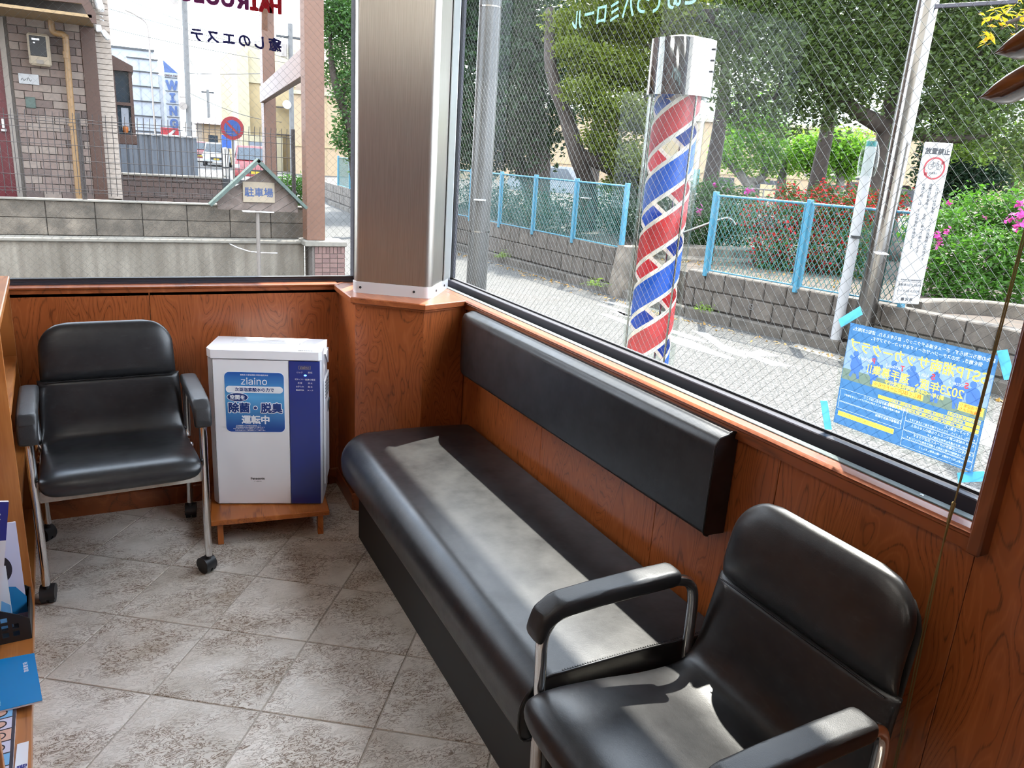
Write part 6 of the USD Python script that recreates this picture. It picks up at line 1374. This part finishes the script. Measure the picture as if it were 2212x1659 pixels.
for k, (x, y, r, lb_, mt_) in enumerate(((8.6, 15.5, 1.5, 'tall green tree crown filling the gap behind the dark evergreen', 'leaf_dark'), (11.3, 14.6, 1.6, 'tall yellow-green tree crown behind the layered maple', 'leaf_maple'), (13.6, 12.6, 1.7, 'tall grey-green tree crown behind the barber pole cap', 'leaf_grey'), (15.8, 11.2, 1.7, 'tall grey-green tree crown behind the spreading tree', 'leaf_grey'), (17.6, 9.2, 1.7, 'tall grey-green tree crown behind the steel pole', 'leaf_dark'), (18.6, 6.8, 1.7, 'tall dull green tree crown behind the hedge', 'leaf_grey'), (6.9, 17.4, 1.4, 'tall green tree crown at the far end of the park fence', 'leaf_side'))):
    rr_ = np.random.default_rng(70 + k); ds = np.hypot(x - CAM[0], y - CAM[1]); zb = 1.39 + ds * .075
    bl_ = [(x + rr_.uniform(-1, 1) * r * .9, y + rr_.uniform(-1, 1) * r * .9, zb + r * .7 + rr_.uniform(0, 2.6), r * rr_.uniform(.5, .75)) for _ in range(9)]
    grow('park_tree', lb_, [([(x, y, .25), (x + .1, y, zb), (x, y + .1, zb + 1.8)], [.22, .16, .06])], bl_, 9000, .085, mt_, 80 + k, group=None, shell=.2)


def bush(name, label, blobs, count, size, mat, seed, flowers=None, fmat=None, fcount=0, fsize=.03, scat=None):
    t = thing(name, label, 'bush', (blobs[0][0], blobs[0][1], .3)); r_ = np.random.default_rng(seed)
    obj('stems', cat(*[tube([(b[0], b[1], .2), (b[0] + .02, b[1], b[2])], [.02, .008], 5) for b in blobs]), MT['bark'], t, world=True)
    obj('foliage', leaves(r_, crown_points(r_, blobs, count, .5), size, .5, .38), MT[mat], t, world=True, kind='stuff')
    if flowers is not None:
        for b in flowers:
            obj('flower', leaves(r_, np.array(b[:3]) + r_.normal(size=(14, 3)) * b[3] * .55, b[3] * .75, .6, .6), MT[fmat], t, world=True)
    if fcount: obj('blossoms', leaves(r_, crown_points(r_, blobs[:7] + blobs[9:14], fcount, .85), fsize, .6, .5), MT[fmat], t, world=True, kind='stuff')
    return t


bush('azalea_hedge', 'bright green hedge dotted with magenta flowers at the right behind the garden wall', hedgeR + [(9.3, 1.5, 1.1, .4), (9.1, 1.2, .7, .4), (8.9, 1.2, .45, .3)], 15000, .036, 'leaf_hedge', 51, flowersR, 'flower_pink')
bush('red_azalea', 'red-flowering azalea bushes behind the near blue chain-link fence', redaz, 12000, .030, 'leaf_hedge_mid', 52, None, 'flower_red', 4600, .026)
bush('green_azalea', 'green hedge with a few pink flowers beside the park steps', hedgeM, 8000, .034, 'leaf_hedge_mid', 53, flowersM, 'flower_pink')
bush('undergrowth', 'dark low shrubs behind the far blue fence', [(7.0 + .2 * k, 5.6 + .55 * k, .62 + .1 * (k % 2), .42) for k in range(7)] + [(6.4 + .12 * k, 7.4 + .9 * k, .55, .4) for k in range(7)], 12000, .040, 'leaf_bush', 54)
sbb = bush('white_shrub', 'small shrub with pale blossoms behind the end panel of the far fence', [(6.6, 5.5, .75, .25), (6.7, 5.3, .95, .22)], 1500, .03, 'leaf_bush', 55, None, 'letter_pale', 120, .022)

# the long beige building behind the park, with its dark openings, and smaller things in front of it
d1 = np.array([23.3, -11.3]); d1 /= np.linalg.norm(d1)
lg = thing('long_building', 'long low beige building with dark ground-floor openings behind the park', 'building', (32, 34, .2))
LMx = lambda a, z, o=0.0: np.array([18.5 + d1[0] * a + d1[1] * o, 40.3 + d1[1] * a - d1[0] * o, z])
def lgb(name, a0, a1, z0, z1, o0, o1, m, par=lg): return obj(name, tf(box(a0, a1, -o1, -o0, z0, z1), frame((18.5, 40.3, 0), (*d1, 0), (-d1[1], d1[0], 0), (0, 0, 1))), MT[m], par, world=True)
lgb('walls', -10, 40, -.2, 4.4, -8, 0, 'bld_sand')
for a0, a1 in ((15.0, 16.3), (17.0, 19.4), (21.0, 24.2), (26.0, 31.0)): lgb('opening', a0, a1, .3, 1.25, .0, .03, 'bld_shadow')
for a0 in (17.9, 22.4, 27.5): lgb('bay_panel', a0, a0 + 1.1, .2, 1.0, .03, .10, 'bld_beige')
for k in range(12): lgb('wall_joint', -8 + 4 * k, -7.96 + 4 * k, .2, 4.4, .0, .02, 'bld_beige')
lgb('band', -10, 40, 1.42, 1.50, .0, .05, 'bld_beige'); lgb('roof_edge', -10, 40, 4.3, 4.5, -.1, .15, 'bld_cream')
lgb('window', 3.2, 4.3, .5, 1.5, .0, .03, 'window_dark'); 
ts = thing('shop_sign', 'white and teal shop sign board in front of the long beige building', 'sign', (29.2, 32.6, .2))
obj('board', tf(box(-.42, .30, -.04, .04, .3, 1.55), frame((29.2, 32.6, 0), (.9, -.43, 0), (.43, .9, 0), (0, 0, 1))), MT['white_sign'], ts, world=True); obj('side_band', tf(box(.30, .62, -.05, .05, .2, 1.6), frame((29.2, 32.6, 0), (.9, -.43, 0), (.43, .9, 0), (0, 0, 1))), MT['teal_sign'], ts, world=True); obj('emblem', flat(sg.Polygon([(-.3, .18), (.2, .18), (0, -.16)]), frame((29.2 - .05 * .43, 32.6 - .05 * .9, 1.2), (.9, -.43, 0), (0, 0, 1)), .02), MT['sign_red'], ts, world=True)
gzb = thing('park_shelter', 'open park shelter with a mauve hipped roof left of the white pole', 'shelter', (26.3, 18.7, .25))
obj('roof', arr(Manifold.hull_points(np.array([(x, y, z) for x, y, z in ((24.9, 19.5, 1.62), (27.4, 18.2, 1.62), (25.7, 20.9, 1.62), (28.2, 19.6, 1.62), (24.9, 19.5, 1.56), (27.4, 18.2, 1.56), (25.7, 20.9, 1.56), (28.2, 19.6, 1.56), (26.2, 19.7, 2.02), (26.9, 19.3, 2.02))]))), MT['roof_mauve'], gzb, world=True)
obj('eave_board', tf(box(0, 2.82, -.02, .02, -.06, .03), frame((24.9, 19.48, 1.58), (.887, -.461, 0), (.461, .887, 0), (0, 0, 1))), MT['bld_shadow'], gzb, world=True)
for x, y in ((25.25, 19.45), (27.2, 18.45), (25.9, 20.6), (27.8, 19.6), (26.2, 18.97)): obj('post', box(x - .06, x + .06, y - .06, y + .06, .25, 1.58), MT['brown_dark'], gzb, world=True)
obj('bench_board', box(25.5, 27.4, 19.2, 19.5, .6, .66), MT['brown_dark'], gzb, world=True)
prl = thing('pipe_railing', 'thin pale pipe railing behind the red azaleas', 'railing', (19.5, 15.6, .25))
obj('rail', cyl((17.6, 16.6, 1.02), (22.5, 14.2, 1.02), .025, 8), MT['fence_silver'], prl, world=True)
for k in range(5): a = np.array([17.6, 16.6]) + (np.array([22.5, 14.2]) - [17.6, 16.6]) * k / 4; obj('post', cyl((*a, .25), (*a, 1.02), .025, 8), MT['fence_silver'], prl, world=True)
sh_ = thing('grey_shed', 'small pale grey shed behind the bicycle sign', 'shed', (15.9, 9.2, .25))
obj('walls', box(15.6, 16.3, 9.1, 9.8, .25, 1.35), MT['bld_white_b'], sh_, world=True); obj('roof', box(15.5, 16.4, 9.0, 9.9, 1.35, 1.42), MT['roof_mauve'], sh_, world=True)
car('grey car parked beyond the dark evergreen trunk', 16.0, 24.5, 55, 'bld_white_b')
